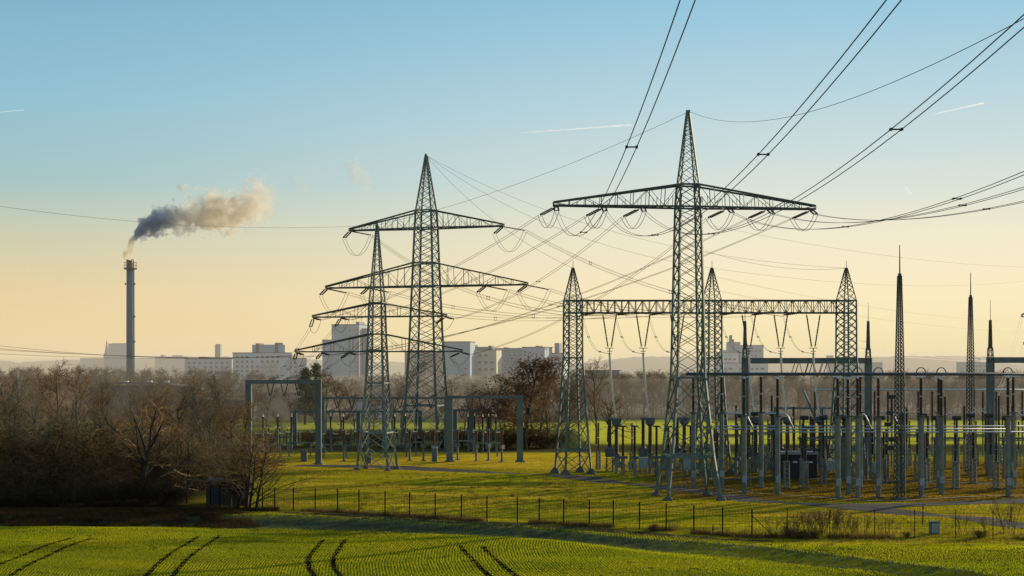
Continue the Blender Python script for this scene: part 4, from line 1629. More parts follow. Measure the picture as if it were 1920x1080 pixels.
def fit3(p, ys, zs, xs):
    """curve through three (y, z) points, straight in x"""
    c = np.polyfit(ys, zs, 2)
    d = np.polyfit([xs[0][0], xs[1][0]], [xs[0][1], xs[1][1]], 1)
    return c, d


def bundle(label, curve, gap, r, spacers=(), group='overhead conductors', vertical=False, quad=False, parts=True):
    d = (curve[-1] - curve[0]).normalized()
    u = d.cross(Vector((0, 0, 1))).normalized()
    offs = [u * -gap / 2, u * gap / 2]
    if quad:
        w = Vector((0, 0, gap / 2))
        offs = [o + w for o in offs] + [o - w for o in offs]
    if not parts:
        mb = MB()
        for o in offs:
            mb.tube([p + o for p in curve], r, 3)
        ob = mb.build('conductor_cable', 'cable')
        return tag(ob, label, 'cable', group)
    t = thing('conductor_cable', curve[0], label, 'cable', 0, group)
    o0 = curve[0]
    for o in offs:
        mb = MB()
        mb.tube([p + o - o0 for p in curve], r, 5)
        mb.build('wire', 'cable', t)
    for f in spacers:
        i = min(int(f * (len(curve) - 1)), len(curve) - 2)
        q = curve[i].lerp(curve[i + 1], f * (len(curve) - 1) - i) - o0
        mb = MB()
        mb.bar(q + offs[0] * 1.15, q + offs[1] * 1.15, 0.06, 0.05)
        for o in offs[:2]:
            mb.bar(q + o - d * 0.12, q + o + d * 0.12, 0.085)
        if quad:
            mb.bar(q + offs[2] * 1.15, q + offs[3] * 1.15, 0.06, 0.05)
            mb.bar(q + offs[0], q + offs[2], 0.05)
            mb.bar(q + offs[1], q + offs[3], 0.05)
        mb.build('spacer', 'dark_steel', t)
    return t


# the near pylon's spans towards the viewer, hanging over the field
TAG1 = ['leftmost', 'second', 'third', 'fourth', 'fifth', 'rightmost']
for i, a in enumerate(P1_FRONT):
    yv, zv = 70.4, 22.15 + (0, 0, 0.15, 0.75, 1.6, 2.1)[i]
    beta = (a.z - zv) / (a.y - yv) ** 2
    cur = []
    for k in range(61):
        y = a.y + (-45 - a.y) * k / 60
        z = zv + (beta if y > yv else 0.00125) * (y - yv) ** 2
        cur.append(Vector((a.x + (a.y - y) * (0.001 if i else -0.0012), y, z)))
    f = lambda yy: (a.y - yy) / (a.y + 45)
    sp = ((f(54.5), f(92)), (f(56), f(98)), (f(52), f(100)), (f(75), f(100)), (f(88),), (f(98),))[i]
    bundle('pair of dark cables from the %s insulators of the near pylon towards the viewer' % TAG1[i], cur, 0.39, 0.020, sp, 'cable pairs hanging over the field')
# its earth wire
pk = local_to_world(P1, (0, 0, 41.7))
c = np.polyfit([153, 115, 51.4], [pk.z, 33.9, 26.9], 2)
cur = [Vector((pk.x, pk.y + (-45 - pk.y) * k / 50, 0)) for k in range(51)]
for p in cur:
    p.z = float(np.polyval(c, p.y)) if p.y < 150 else pk.z - (pk.y - p.y) * 0.3
cur[0] = pk
mb = MB()
mb.tube(cur, 0.018, 4)
tag(mb.build('earth_wire', 'cable'), 'thin earth wire dipping from the tip of the near pylon to the upper right', 'cable')


def single(label, a, b, sag, r=0.02, name='earth_wire', group=None):
    mb = MB()
    mb.tube(sag_curve(a, b, sag, 28), r, 4)
    return tag(mb.build(name, 'cable'), label, 'cable', group)


pk2, pk3 = local_to_world(P2, (0, 0, 33.7)), local_to_world(P3, (0, 0, 51.4))
gpk = [Vector((x, GD, 27.3)) for x in GX]
single('thin earth wire from the tip of the near pylon to the smaller pylon', pk, pk2, 1.2)
single('thin earth wire from the tallest pylon to the left gantry tower', pk3, gpk[0], 2.0)
single('thin earth wire from the tallest pylon to the middle gantry tower', pk3, gpk[1], 3.2)
single('thin earth wire from the tallest pylon to the right gantry tower', pk3, gpk[2], 4.0)
single('thin wire crossing the smoke from the smaller pylon to the left edge', pk2, at(-160, 362, 150), 1.6)
single('thin wire leaving the middle gantry tower to the right edge', gpk[1], at(2050, 505, 320), 3.0)
single('thin wire leaving the tip of the left gantry tower to the far right', at(1340, 424, 200), at(2050, 500, 300), 2.0)
single('thin wire between the tips of the left and right gantry towers', at(1322, 470, 192), gpk[2], 1.0)

# near pylon to smaller pylon
for i, key in enumerate(('ul', 'um', 'ur', 'lr', 'ln', 'lm')):
    bundle('double cable from the near pylon to the smaller pylon, %s insulator' % TAG1[i], sag_curve(P1_BACK[i], P2_IN[key], (1.4, 1.8, 1.6, 2.2, 2.2, 2.4)[i]), 0.45, 0.021, (0.45,), 'double cables between the near and the smaller pylon')
# smaller pylon down to the blue-grey portal
for i, (key, px) in enumerate((('ul', 507), ('um', 533), ('ll', 512), ('lm', 537), ('ln', 562), ('ur', 560))):
    e = at(px, 717, 207) + Vector((0.5, 0.4, 0.5))
    if key == 'ur':
        e = at(880, 743, 212) + Vector((0.5, 0.4, 0.5))
    bundle('slack double cable from the smaller pylon down to the portals, %s' % TAG1[i], sag_curve(P2_OUT[key], e, 0.35, 12), 0.4, 0.018, (0.35, 0.7), 'slack cables down to the left portals')
bundle('slack double cable from the smaller pylon down to the dark portal, right arm', sag_curve(P2_OUT['lr'], at(905, 743, 212) + Vector((0.5, 0.4, 0.5)), 0.35, 12), 0.4, 0.018, (0.4,), 'slack cables down to the left portals')
# smaller pylon out to the left edge
for i, (key, py, sg) in enumerate((('ll', 617, 1.6), ('lm', 634, 1.2), ('ln', 642, 1.0), ('ll', 652, 0.9))):
    single('long thin power cable from the smaller pylon to the left edge, %s from the top' % ORD[i], P2_IN[key], at(-260, py - 6, 150), sg, 0.024, 'power_cable', 'long cables to the left edge')
# tallest pylon to the gantry beam
for i, (key, e) in enumerate(zip(('ul', 'll', 'lm', 'rm', 'rr', 'ur'), range(6))):
    bundle('quadruple cable from the tallest pylon to the gantry beam, %s at the beam' % TAG1[i], sag_curve(P3_OUT[key], BEAM_IN[e], (3.0, 2.2, 1.8, 1.6, 1.5, 2.2)[i]), 0.42, 0.017, (0.3, 0.62), 'quadruple cables from the tallest pylon to the gantry', quad=True)
# droppers from the beam to the V strings and bright flexible leads down to the apparatus
for i in range(6):
    a, b = BEAM_IN[i], V_APEX[i]
    mid = a.lerp(b, 0.62) + Vector((-0.3, 0, -1.5))
    cur = cat_rom([a, a.lerp(mid, 0.5) + Vector((-0.15, 0, -0.5)), mid, b], 5)
    bundle('looped jumper cable below the gantry beam, %s' % wh[i], cur, 0.36, 0.016, (0.35, 0.75), 'jumpers below the gantry beam')
    a, b = V_APEX[i], TERM[i]
    cur = cat_rom([a, a.lerp(b, 0.35) + Vector((-0.12, 0, 0)), a.lerp(b, 0.72) + Vector((-0.1, 0, 0)), b], 5)
    mb = MB()
    mb.tube([p + Vector((-0.07, 0, 0)) for p in cur], 0.075, 6)
    mb.tube([p + Vector((0.07, 0.05, 0)) for p in cur], 0.075, 6)
    tag(mb.build('flexible_lead', 'bright_cable'), 'thick pale lead hanging from the insulator V to the apparatus, %s' % wh[i], 'cable', 'pale leads below the gantry')
# gantry and yard out to the right
for i, (a, b, sg) in enumerate(((at(1345, 520, 195), (2060, 604), 2.2), (at(1345, 545, 195), (2060, 622), 2.0), (at(1605, 638, 205), (2060, 690), 1.0), (at(1605, 652, 205), (2060, 682), 0.8), (at(1640, 664, 205), (2060, 676), 0.8))):
    bundle('faint double cable running off to the right edge, %s from the top' % ORD[i], sag_curve(a, at(b[0], b[1], 300), sg), 0.5, 0.018, (), 'faint cables to the right edge', parts=False)
for i, a in enumerate(P4_A):
    bundle('slack cable pair hanging from the arm tip at the right edge, %s' % ('upper', 'lower')[i], sag_curve(a, at(1852 + 20 * i, 776 - 50 * i, 215), 2.0), 0.5, 0.02, (), 'slack cables at the right edge', parts=False)

# ------------------------------------------------------------------ fence along the field
F = thing('wire_fence', (0, 0, 0), 'long wire mesh fence on thin dark steel posts between field and meadow', 'fence')
FH = 2.15
for p in FPTS:
    z = gz(p.x, p.y)
    mb = MB()
    pr = 0.06 if p.x < 20.5 else 0.035
    mb.cyl((p.x, p.y, z - 0.2), (p.x, p.y, z + FH + 0.15), pr, pr, 6)
    mb.box((p.x, p.y, z + FH + 0.16), (0.11, 0.11, 0.04))
    mb.build('post', 'fence_steel', F)
mb = MB()
p = FPTS[22]
z = gz(p.x, p.y)
mb.bar((p.x, p.y, z + FH * 0.85), (p.x + 1.9, p.y, z), 0.06)
mb.build('brace', 'fence_steel', F)
mb = MB()
for a, b in zip(FPTS[2:], FPTS[3:]):
    for h in (0.08, 0.45, 0.85, 1.25, 1.65, 2.1):
        mb.bar((a.x, a.y, gz(a.x, a.y) + h), (b.x, b.y, gz(b.x, b.y) + h), 0.010 if h < 2 else 0.02)
    n = int((b - a).length / 0.28)
    for k in range(1, n):
        q = a.lerp(b, k / n)
        z = gz(q.x, q.y)
        mb.bar((q.x, q.y, z + 0.06), (q.x, q.y, z + 2.1), 0.011)
mb.build('wire_mesh', 'fence_wire', F)
grow()

# small things by the fence
p = on(1752, 1001)
c = thing('junction_cabinet', p, 'small blue-grey metal cabinet standing in the weeds on the right of the fence', 'cabinet', R(12))
mb = MB()
mb.box((0, 0, 0.5), (0.78, 0.4, 1.0))
mb.box((0, 0, 1.03), (0.86, 0.5, 0.07))
mb.build('body', 'column_steel', c)
mb = MB()
mb.box((0, -0.21, 0.5), (0.66, 0.03, 0.82))
mb.build('door', 'box_grey', c)
for px, py, h, label in ((1730, 985, 1.9, 'pale wooden stake left of the small blue-grey cabinet'), (1336, 1001, 0.8, 'short tan marker stake at the fence foot')):
    p = on(px, py)
    mb = MB()
    w = 0.12 if h != 1.5 and h != 1.6 else 0.05
    mb.lathe((0, 0, -0.2), (0.04, 0, h), [(0, w / 2), (0.9, w / 2.2), (0.97, w / 3), (1, 0.01)], 6)
    o = mb.build('stake', 'dry_weed' if w > 0.1 else 'fence_steel')
    o.location = p
    tag(o, label, 'stake')
p = ground(421, 949)
S = thing('shed', (p.x, p.y + 2.0, gz(p.x, p.y) - 0.05), 'small dark weathered shed behind the two bare trees at the fence end', 'shed', R(4))
mb = MB()
mb.box((0, 0, 1.3), (4.1, 3.2, 2.6))
for k in range(20):
    mb.box((-2.0 + k * 0.21, -1.605, 1.3), (0.03, 0.03, 2.5))
mb.build('wall', 'shed_wood', S)
mb = MB()
mb.box((0, 0, 2.66), (4.3, 3.4, 0.1))
mb.build('roof', 'shed_roof', S)
mb = MB()
mb.box((-0.9, -1.63, 1.0), (0.95, 0.06, 1.95))
mb.build('door', 'barn_wall', S)

# ------------------------------------------------------------------ chimney and smoke
CH_D = 550
cs = CH_D / FPX
CX = (244.5 - 960) * cs
zt = CAM_H + (690 - 503) * cs
CH = thing('chimney', (CX, CH_D, -0.1), 'tall slim grey industrial chimney with a railed platform, smoke drifting from its top', 'chimney')
mb = MB()
prof = [(0, 1.62), (0.35, 1.58), (1, 1.5)]
mb.lathe((0, 0, 0), (0, 0, zt), prof, 32)
mb.build('shaft', 'chimney_coat', CH, True)
mb = MB()
mb.cyl((0, 0, zt - 0.35), (0, 0, zt + 0.25), 2.45, 2.5, 24)
mb.build('platform', 'dark_steel', CH)
mb = MB()
for h in (1.3, 2.4):
    ring = [(2.45 * math.cos(2 * PI * k / 24), 2.45 * math.sin(2 * PI * k / 24), zt + h) for k in range(25)]
    mb.tube(ring, 0.07, 4)
for k in range(12):
    a = 2 * PI * k / 12
    mb.bar((2.45 * math.cos(a), 2.45 * math.sin(a), zt), (2.45 * math.cos(a), 2.45 * math.sin(a), zt + 2.4), 0.1)
mb.build('railing', 'dark_steel', CH)
for k in range(4):
    a = 2 * PI * k / 4 + 0.5
    mb = MB()
    x, y = 0.95 * math.cos(a), 0.95 * math.sin(a)
    h = (3.5, 3.2, 3.4, 3.1)[k]
    mb.lathe((x, y, zt), (x, y, zt + h), [(0, 0.62), (0.86, 0.62), (0.88, 0.72), (1, 0.68)], 12)
    mb.build('flue', 'flue_metal', CH)
for s in (-1, 1):
    for py in (532, 593, 640):
        if py != 532 and s < 0:
            continue
        z = CAM_H + (690 - py) * cs
        mb = MB()
        mb.box((s * 1.8, -0.6, z), (0.5, 0.4, 0.7))
        mb.build('warning_light', 'dark_steel', CH)
mb = MB()
mb.bar((1.66, -0.5, 3), (1.5, -0.5, zt - 1), 0.12)
mb.bar((1.72, -0.2, 3), (1.56, -0.2, zt - 1), 0.12)
mb.build('ladder', 'box_grey', CH)

ZS = zt + 3.3            # mouth of the flues


def nmath(n, l, op, a, b=None, clamp=False):
    m = n.new('ShaderNodeMath')
    m.operation = op
    m.use_clamp = clamp
    for i, v in enumerate((a, b)):
        if v is None:
            continue
        if isinstance(v, (int, float)):
            m.inputs[i].default_value = v
        else:
            l.new(v, m.inputs[i])
    return m.outputs[0]


def fcurve(n, l, src, pts):
    c = n.new('ShaderNodeFloatCurve')
    cu = c.mapping.curves[0]
    while len(cu.points) < len(pts):
        cu.points.new(0.5, 0.5)
    for p, (a, b) in zip(cu.points, pts):
        p.location = (a, b)
        p.handle_type = 'AUTO'
    c.mapping.update()
    l.new(src, c.inputs['Value'])
    return c.outputs['Value']


def smoke_mat(name, centre, radius, L, Hh, dens, scale, seed):
    """volume whose density follows a curved plume: centre height and radius along x, broken up by noise"""
    m = bpy.data.materials.new(name)
    m.use_nodes = True
    n, l = m.node_tree.nodes, m.node_tree.links
    n.clear()
    out = n.new('ShaderNodeOutputMaterial')
    tc = n.new('ShaderNodeTexCoord')
    sp = n.new('ShaderNodeSeparateXYZ')
    w = n.new('ShaderNodeTexNoise')
    w.inputs['Scale'].default_value = scale * 0.5
    w.inputs['Detail'].default_value = 2
    mpw = n.new('ShaderNodeMapping')
    mpw.inputs['Location'].default_value = (seed, seed * 2, 0)
    l.new(tc.outputs['Object'], mpw.inputs[0])
    l.new(mpw.outputs[0], w.inputs['Vector'])
    sub = n.new('ShaderNodeVectorMath')
    sub.operation = 'SUBTRACT'
    l.new(w.outputs['Color'], sub.inputs[0])
    sub.inputs[1].default_value = (0.5, 0.5, 0.5)
    u0 = n.new('ShaderNodeSeparateXYZ')
    l.new(tc.outputs['Object'], u0.inputs[0])
    amp = nmath(n, l, 'ADD', nmath(n, l, 'MULTIPLY', nmath(n, l, 'ABSOLUTE', u0.outputs[0]), 0.18), 0.6)
    amp = nmath(n, l, 'MINIMUM', amp, 8.0)
    scv = n.new('ShaderNodeVectorMath')
    scv.operation = 'SCALE'
    l.new(sub.outputs[0], scv.inputs[0])
    l.new(amp, scv.inputs[3])
    add = n.new('ShaderNodeVectorMath')
    l.new(tc.outputs['Object'], add.inputs[0])
    l.new(scv.outputs[0], add.inputs[1])
    l.new(add.outputs[0], sp.inputs[0])
    t = nmath(n, l, 'DIVIDE', sp.outputs[0], L, True)
    zc = nmath(n, l, 'MULTIPLY', fcurve(n, l, t, centre), Hh)
    r = nmath(n, l, 'MULTIPLY', fcurve(n, l, t, radius), Hh)
    dz = nmath(n, l, 'SUBTRACT', sp.outputs[2], zc)
    d = nmath(n, l, 'SQRT', nmath(n, l, 'ADD', nmath(n, l, 'POWER', dz, 2.0), nmath(n, l, 'POWER', sp.outputs[1], 2.0)))
    dn = nmath(n, l, 'DIVIDE', d, r)
    no = n.new('ShaderNodeTexNoise')
    no.inputs['Scale'].default_value = scale
    no.inputs['Detail'].default_value = 6
    no.inputs['Roughness'].default_value = 0.58
    l.new(mpw.outputs[0], no.inputs['Vector'])
    edge = nmath(n, l, 'SUBTRACT', 1.0, dn)
    br = nmath(n, l, 'MULTIPLY', nmath(n, l, 'SUBTRACT', no.outputs['Fac'], 0.52), 5.0)
    br = nmath(n, l, 'MULTIPLY', br, nmath(n, l, 'MINIMUM', nmath(n, l, 'ADD', nmath(n, l, 'MULTIPLY', t, 7.0), 0.25), 1.0))
    val = nmath(n, l, 'ADD', edge, br)
    mr = n.new('ShaderNodeMapRange')
    mr.interpolation_type = 'SMOOTHSTEP'
    mr.inputs[1].default_value, mr.inputs[2].default_value = 0.05, 0.35
    l.new(val, mr.inputs[0])
    fall = fcurve(n, l, t, dens)
    inside = nmath(n, l, 'GREATER_THAN', sp.outputs[0], -1.4)
    # nothing outside the plume's own thickness
    lim = nmath(n, l, 'LESS_THAN', dn, 1.75)
    rho = nmath(n, l, 'MULTIPLY', nmath(n, l, 'MULTIPLY', mr.outputs[0], fall), nmath(n, l, 'MULTIPLY', inside, lim))
    v = n.new('ShaderNodeVolumePrincipled')
    v.inputs['Absorption Color'].default_value = (0, 0, 0, 1)
    cr = n.new('ShaderNodeValToRGB')
    e = cr.color_ramp.elements
    e.new(0.07)
    e.new(0.3)
    for q, (ps, cc) in enumerate(((0.0, (1.0, 0.90, 0.68)), (0.08, (0.64, 0.69, 0.77)), (0.24, (0.70, 0.74, 0.80)), (0.42, (1.0, 0.955, 0.87)))):  # sunlit gold and shaded blue-grey painted into the smoke colour along its length
        e[q].position = ps
        e[q].color = (*cc, 1)
    l.new(t, cr.inputs[0])
    l.new(cr.outputs[0], v.inputs['Color'])
    v.inputs['Anisotropy'].default_value = 0.55
    l.new(rho, v.inputs['Density'])
    l.new(v.outputs[0], out.inputs['Volume'])
    m.cycles.volume_sampling = 'MULTIPLE_IMPORTANCE'
    m.cycles.volume_step_rate = 0.15
    MAT[name] = m
    return m


# plume: x from the flue to the right, 0..L metres; heights as a share of Hh
PL, PH = 58.0, 30.0
cen = [(0, 0.03), (0.03, 0.20), (0.08, 0.34), (0.15, 0.43), (0.28, 0.50), (0.45, 0.555), (0.6, 0.58), (0.75, 0.62), (0.9, 0.73), (1.0, 0.84)]
rad = [(0, 0.075), (0.03, 0.125), (0.08, 0.15), (0.15, 0.165), (0.28, 0.175), (0.45, 0.20), (0.6, 0.26), (0.75, 0.24), (0.9, 0.27), (1.0, 0.15)]
den = [(0, 0.7), (0.05, 0.75), (0.15, 0.85), (0.28, 0.75), (0.40, 0.45), (0.6, 0.42), (0.8, 0.36), (0.94, 0.14), (1, 0.0)]
smoke_mat('smoke_volume', cen, rad, PL, PH, den, 0.25, 3.0)
mb = MB()
pts, rr = [], []
for k in range(16):
    t = k / 15
    pts.append(Vector((PL * t, 0, PH * float(np.interp(t, [c[0] for c in cen], [c[1] for c in cen])))))
    rr.append(max(PH * float(np.interp(t, [c[0] for c in rad], [c[1] for c in rad])) * 1.75 + 1.5, 1.8))
vs, fs = [], []
N = 12
pts[0] += Vector((-2.2, 0, -0.6))
pts[-1] += Vector((2.5, 0, 0.8))
for i, p in enumerate(pts):
    d = (pts[min(i + 1, 15)] - pts[max(i - 1, 0)]).normalized()
    u = Vector((0, 1, 0))
    w = d.cross(u).normalized()
    for k in range(N):
        a = 2 * PI * k / N
        vs.append(p + u * rr[i] * math.cos(a) + w * rr[i] * math.sin(a))
fs = [(j * N + k, j * N + (k + 1) % N, (j + 1) * N + (k + 1) % N, (j + 1) * N + k) for j in range(15) for k in range(N)]
fs += [tuple(range(N - 1, -1, -1)), tuple(range(15 * N, 16 * N))]
mb.add(vs, fs)
SM = mb.build('smoke', 'smoke_volume')
SM.location = (CX - 1.0, CH_D, ZS + 0.6)
tag(SM, 'plume of smoke drifting right from the chimney, dark grey turning to gold', None, None, 'stuff')

flat = [(0, 0.5), (0.5, 0.5), (1, 0.5)]
hump = [(0, 0.05), (0.3, 0.3), (0.6, 0.3), (1, 0.05)]
for k, (x0, x1, pyc, L_, H_, sc_, label) in enumerate(((538, 585, 348, 10.5, 12, 0.22, 'small pale wisp of smoke just right of the plume'), (640, 700, 330, 14, 18, 0.17, 'large faint wisp of smoke above the tallest pylon\'s left arm'), (330, 358, 352, 6, 5, 0.35, 'tiny round puff of smoke above the plume'))):
    smoke_mat('wisp_volume_%s' % 'abc'[k], [(0, 0.8), (0.5, 0.55), (1, 0.3)] if k < 2 else flat, hump, L_, H_, [(0, 0.042), (1, 0.042)] if k < 2 else [(0, 0.25), (1, 0.25)], sc_, 11.0 * k + 2)
    mb = MB()
    prof = [(t / 10, max(math.sin(PI * t / 10), 0.05) * H_ * 0.62) for t in range(11)]
    mb.lathe((-1, 0, H_ * 0.5), (L_ + 1, 0, H_ * 0.5), prof, 12)
    o = mb.build('smoke_wisp', 'wisp_volume_%s' % 'abc'[k])
    p = at((x0 + x1) / 2, pyc, 560)
    o.location = (p.x - L_ / 2, p.y, p.z - H_ / 2)
    tag(o, label, None, None, 'stuff')

# contrails
m = bpy.data.materials.new('contrail')
m.use_nodes = True
n, l = m.node_tree.nodes, m.node_tree.links
b = n['Principled BSDF']
b.inputs['Base Color'].default_value = (0.9, 0.88, 0.85, 1)
b.inputs['Roughness'].default_value = 1.0
b.inputs['Emission Color'].default_value = (0.95, 0.97, 1.0, 1)
b.inputs['Emission Strength'].default_value = 0.45  # added glow keeps the trail sunlit white
tc = n.new('ShaderNodeTexCoord')
no = n.new('ShaderNodeTexNoise')
no.inputs['Scale'].default_value = 0.006
l.new(tc.outputs['Object'], no.inputs['Vector'])
sp = n.new('ShaderNodeSeparateXYZ')
l.new(tc.outputs['Generated'], sp.inputs[0])
fade = nmath(n, l, 'ADD', nmath(n, l, 'MULTIPLY', no.outputs['Fac'], 0.7), 0.1)
l.new(fade, b.inputs['Alpha'])
MAT['contrail'] = m
for (a, b2, r, label) in (((977, 249), (1185, 234), 6.5, 'long thin white contrail between the two tall pylons'), ((1748, 214.5), (1845, 193), 8.0, 'short white contrail high on the right'), ((1711, 367), (1697, 350), 9, 'tiny white contrail above the right hand cables'), ((-30, 213), (45, 206), 0.9, 'faint contrail at the left edge of the sky')):
    D = 15000
    p, q = at(a[0], a[1], D), at(b2[0], b2[1], D + 600)
    mb = MB()
    pts = [p.lerp(q, t / 14) - p for t in range(15)]
    vs, fs = [], []
    for i, c in enumerate(pts):
        t = i / 14
        rr_ = r * (0.55 + 0.9 * t) * (0.15 if i == 0 else 1)
        for k in range(8):
            an = 2 * PI * k / 8
            vs.append(c + Vector((0, math.cos(an) * rr_, math.sin(an) * rr_)))
    fs = [(j * 8 + k, j * 8 + (k + 1) % 8, (j + 1) * 8 + (k + 1) % 8, (j + 1) * 8 + k) for j in range(14) for k in range(8)]
    mb.add(vs, fs)
    o = mb.build('contrail', 'contrail', None, True)
    o.location = p
    tag(o, label, 'contrail')

# ------------------------------------------------------------------ the town
WIN = {}


def window_proto(w, h):
    key = (w, h)
    if key not in WIN:
        f = MB()
        f.box((0, -0.05, h / 2 - h / 2), (w + 0.35, 0.12, h + 0.35))
        f.box((0, -0.16, -h / 2 - 0.25), (w + 0.6, 0.3, 0.14))
        g = MB()
        for s in (-1, 1):
            g.box((s * w / 4, -0.12, 0), (w / 2 - 0.12, 0.06, h))
        fo, go = f.build('window', 'window_frame'), g.build('pane', 'window_glass')
        fo.hide_render = False
        WIN[key] = (fo.data, go.data)
        for o in (go, fo):
            bpy.data.objects.remove(o)
    return WIN[key]


def building(name, label, px0, px1, py, D, depth, wall, wins=None, rot=0.0, extras=(), cat='building', group=None, base=-0.5, roof='roof_felt'):
    """front face spans px0..px1, top at py; wins: (columns, rows, width, height, first row below the top, row step, margin)"""
    s = D / FPX
    W = (px1 - px0) * s
    H = CAM_H + (690 - py) * s - base
    cx = ((px0 + px1) / 2 - 960) * s
    root = thing(name, (cx, D + depth / 2, base), label, cat, rot, group)
    mb = MB()
    mb.box((0, 0, H / 2), (W, depth, H))
    mb.build('wall', wall, root)
    mb = MB()
    mb.box((0, 0, H + 0.2), (W + 0.5, depth + 0.5, 0.5))
    ro = mb.build('roof', roof, root)
    for (ex0, ex1, epy, eh, em) in extras:
        mb = MB()
        ew = (ex1 - ex0) * s
        ez = CAM_H + (690 - epy) * s - base
        mb.box((((ex0 + ex1) / 2 - 960) * s - cx, -depth * 0.1, (H + 0.46 + ez) / 2), (ew, depth * 0.5, ez - H - 0.46))
        mb.build('rooftop_plant', em, ro)
    if wins:
        c, r, w, h, top, step, mg = wins[:7]
        skip = wins[7] if len(wins) > 7 else ()
        fm, gm = window_proto(w, h)
        for i in range(c):
            for j in range(r):
                if (i, j) in skip:
                    continue
                x = -W / 2 + mg + (W - 2 * mg) * (i / (c - 1) if c > 1 else 0.5)
                z = H - top - step * j
                fo = bpy.data.objects.new('window', fm)
                go = bpy.data.objects.new('pane', gm)
                for o in (fo, go):
                    COL.objects.link(o)
                fo.location = (x, -depth / 2, z)
                fo.parent = root
                go.parent = fo
    return root


building('office_tower', 'pale boxy tower left of the chimney, beside the church spire', 204, 238, 645, 1700, 25, 'render_cool', None, R(-4), ((208, 236, 643.5, 1, 'roof_felt'),))
building('water_tower', 'small lone tower top rising behind the left apartment block', 403, 412.5, 647, 1500, 8, 'render_grey', (1, 5, 2.6, 1.5, 3, 3.5, 3), 0.0, ((404, 411, 645, 1, 'roof_felt'),))
building('apartment_block', 'low white apartment block at the left of the town, nearest the chimney', 347, 442, 673, 900, 14, 'render_white', (8, 5, 1.7, 1.3, 2.4, 2.9, 3, ((2, 1), (5, 3))), R(-12), ((373, 393, 669, 1, 'render_grey'), (420, 427, 671, 1, 'roof_felt')))
building('apartment_block', 'white apartment block with a stepped top and orange lit windows', 438, 537, 662, 880, 16, 'render_white', (9, 6, 1.7, 1.4, 2.4, 2.9, 3, ((3, 0), (4, 1), (8, 2), (8, 3))), R(-12), ((474, 530, 646, 1, 'render_cool'), (481, 488, 643.5, 1, 'roof_felt'), (519, 526, 642.5, 1, 'roof_felt')))
building('apartment_block', 'lower white wing right of the stepped apartment block', 531, 566, 672, 890, 13, 'render_white', (3, 4, 1.6, 1.3, 2.6, 2.9, 2.5), R(-12))
SB = [o for o in COL.objects if o.get('label') == 'white apartment block with a stepped top and orange lit windows'][0]
for k in range(5):  # cream boxes added to catch the sun, standing in for sunlit loggia reveals
    for x in (3.2, 7.4, 11.0):
        mb = MB()
        mb.box((x, -8.55, 4.2 + k * 2.9), (2.6, 1.0, 1.1))
        mb.box((x + 1.25, -8.5, 5.3 + k * 2.9), (0.2, 1.0, 2.2))
        mb.build('balcony', 'render_cream', SB)
HR = building('tower_block', 'tallest tower block of the town, behind the smaller pylon, with rooftop aerials', 627, 682, 609, 900, 20, 'render_cool', (2, 14, 1.4, 1.3, 4, 3.2, 6.0, tuple((0, k) for k in range(0, 14, 1))), R(-14), ((672, 679, 603, 1, 'render_grey'), (628, 645, 607.5, 1, 'roof_felt')))
mb = MB()
for x, h in ((-6, 3.6), (-4, 2.2), (-1, 4.2), (1.5, 3.4), (3.5, 3.8), (7.2, 4.6)):
    mb.bar((x, 0, 43), (x, 0, 43 + h), 0.22)
    mb.bar((x - 0.5, 0, 43 + h * 0.8), (x + 0.5, 0, 43 + h * 0.8), 0.2)
mb.build('aerial', 'dark_steel', HR)
mb = MB()
for k in range(13):
    mb.box((8.2, -10.3, 4 + k * 2.9), (1.8, 0.5, 1.3))
mb.build('balcony', 'render_red', HR)
building('tower_block', 'grey side wing left of the tallest tower block', 605, 628, 638, 905, 14, 'render_cool', None, R(-2))
building('tower_block', 'lower right wing of the tallest tower block, partly behind the smaller pylon', 681, 692, 617, 903, 14, 'render_grey', (1, 12, 1.3, 1.2, 3, 3, 2), R(-2))
building('apartment_block', 'pale block seen between the legs of the tallest pylon', 760, 836, 660, 960, 14, 'render_red', (6, 5, 1.7, 1.3, 2.5, 2.9, 3), R(-5))
building('apartment_block', 'tall windowless white end block right of the tallest pylon', 834, 886, 641.5, 800, 14, 'render_cool', (2, 4, 1.8, 1.2, 15, 4.0, 2.5, ((0, 0),)), R(-10))
building('apartment_block', 'cream apartment block with rows of twin windows right of the white end block', 884, 936, 656.5, 815, 14, 'render_cream', (4, 6, 2.0, 1.5, 3.0, 4.0, 2.5, ((3, 0), (1, 5))), R(-12), ((890, 926, 650, 1, 'render_grey'), (889, 893, 646, 1, 'roof_felt'), (919, 924, 648, 1, 'roof_felt')))
building('apartment_block', 'grey stepped block in the middle of the right hand housing row', 934, 990, 654, 870, 16, 'render_grey', (5, 4, 1.8, 1.4, 4, 3.6, 3, ((1, 0), (2, 1))), R(-14), ((948, 953, 651, 1, 'roof_felt'), (975, 978, 652, 1, 'roof_felt')))
building('apartment_block', 'blue-grey block right of the stepped block, behind the red-brown tree', 986, 1030, 651.5, 840, 16, 'render_cool', (3, 3, 1.6, 1.3, 12, 3.4, 3), R(-18), ((1010, 1016, 648, 1, 'roof_felt'), (1038, 1042, 650, 1, 'roof_felt')))
building('apartment_block', 'rightmost block of the housing row with a tall stair tower', 1026, 1062, 663, 850, 14, 'render_white', (4, 3, 1.6, 1.4, 3, 3.4, 2), R(-15), ((1044, 1053, 643, 1, 'render_grey'),))
building('depot', 'small low building at the edge of the far woods, left of the near pylon', 1096, 1164, 696, 560, 9, 'render_grey', None, R(-8))
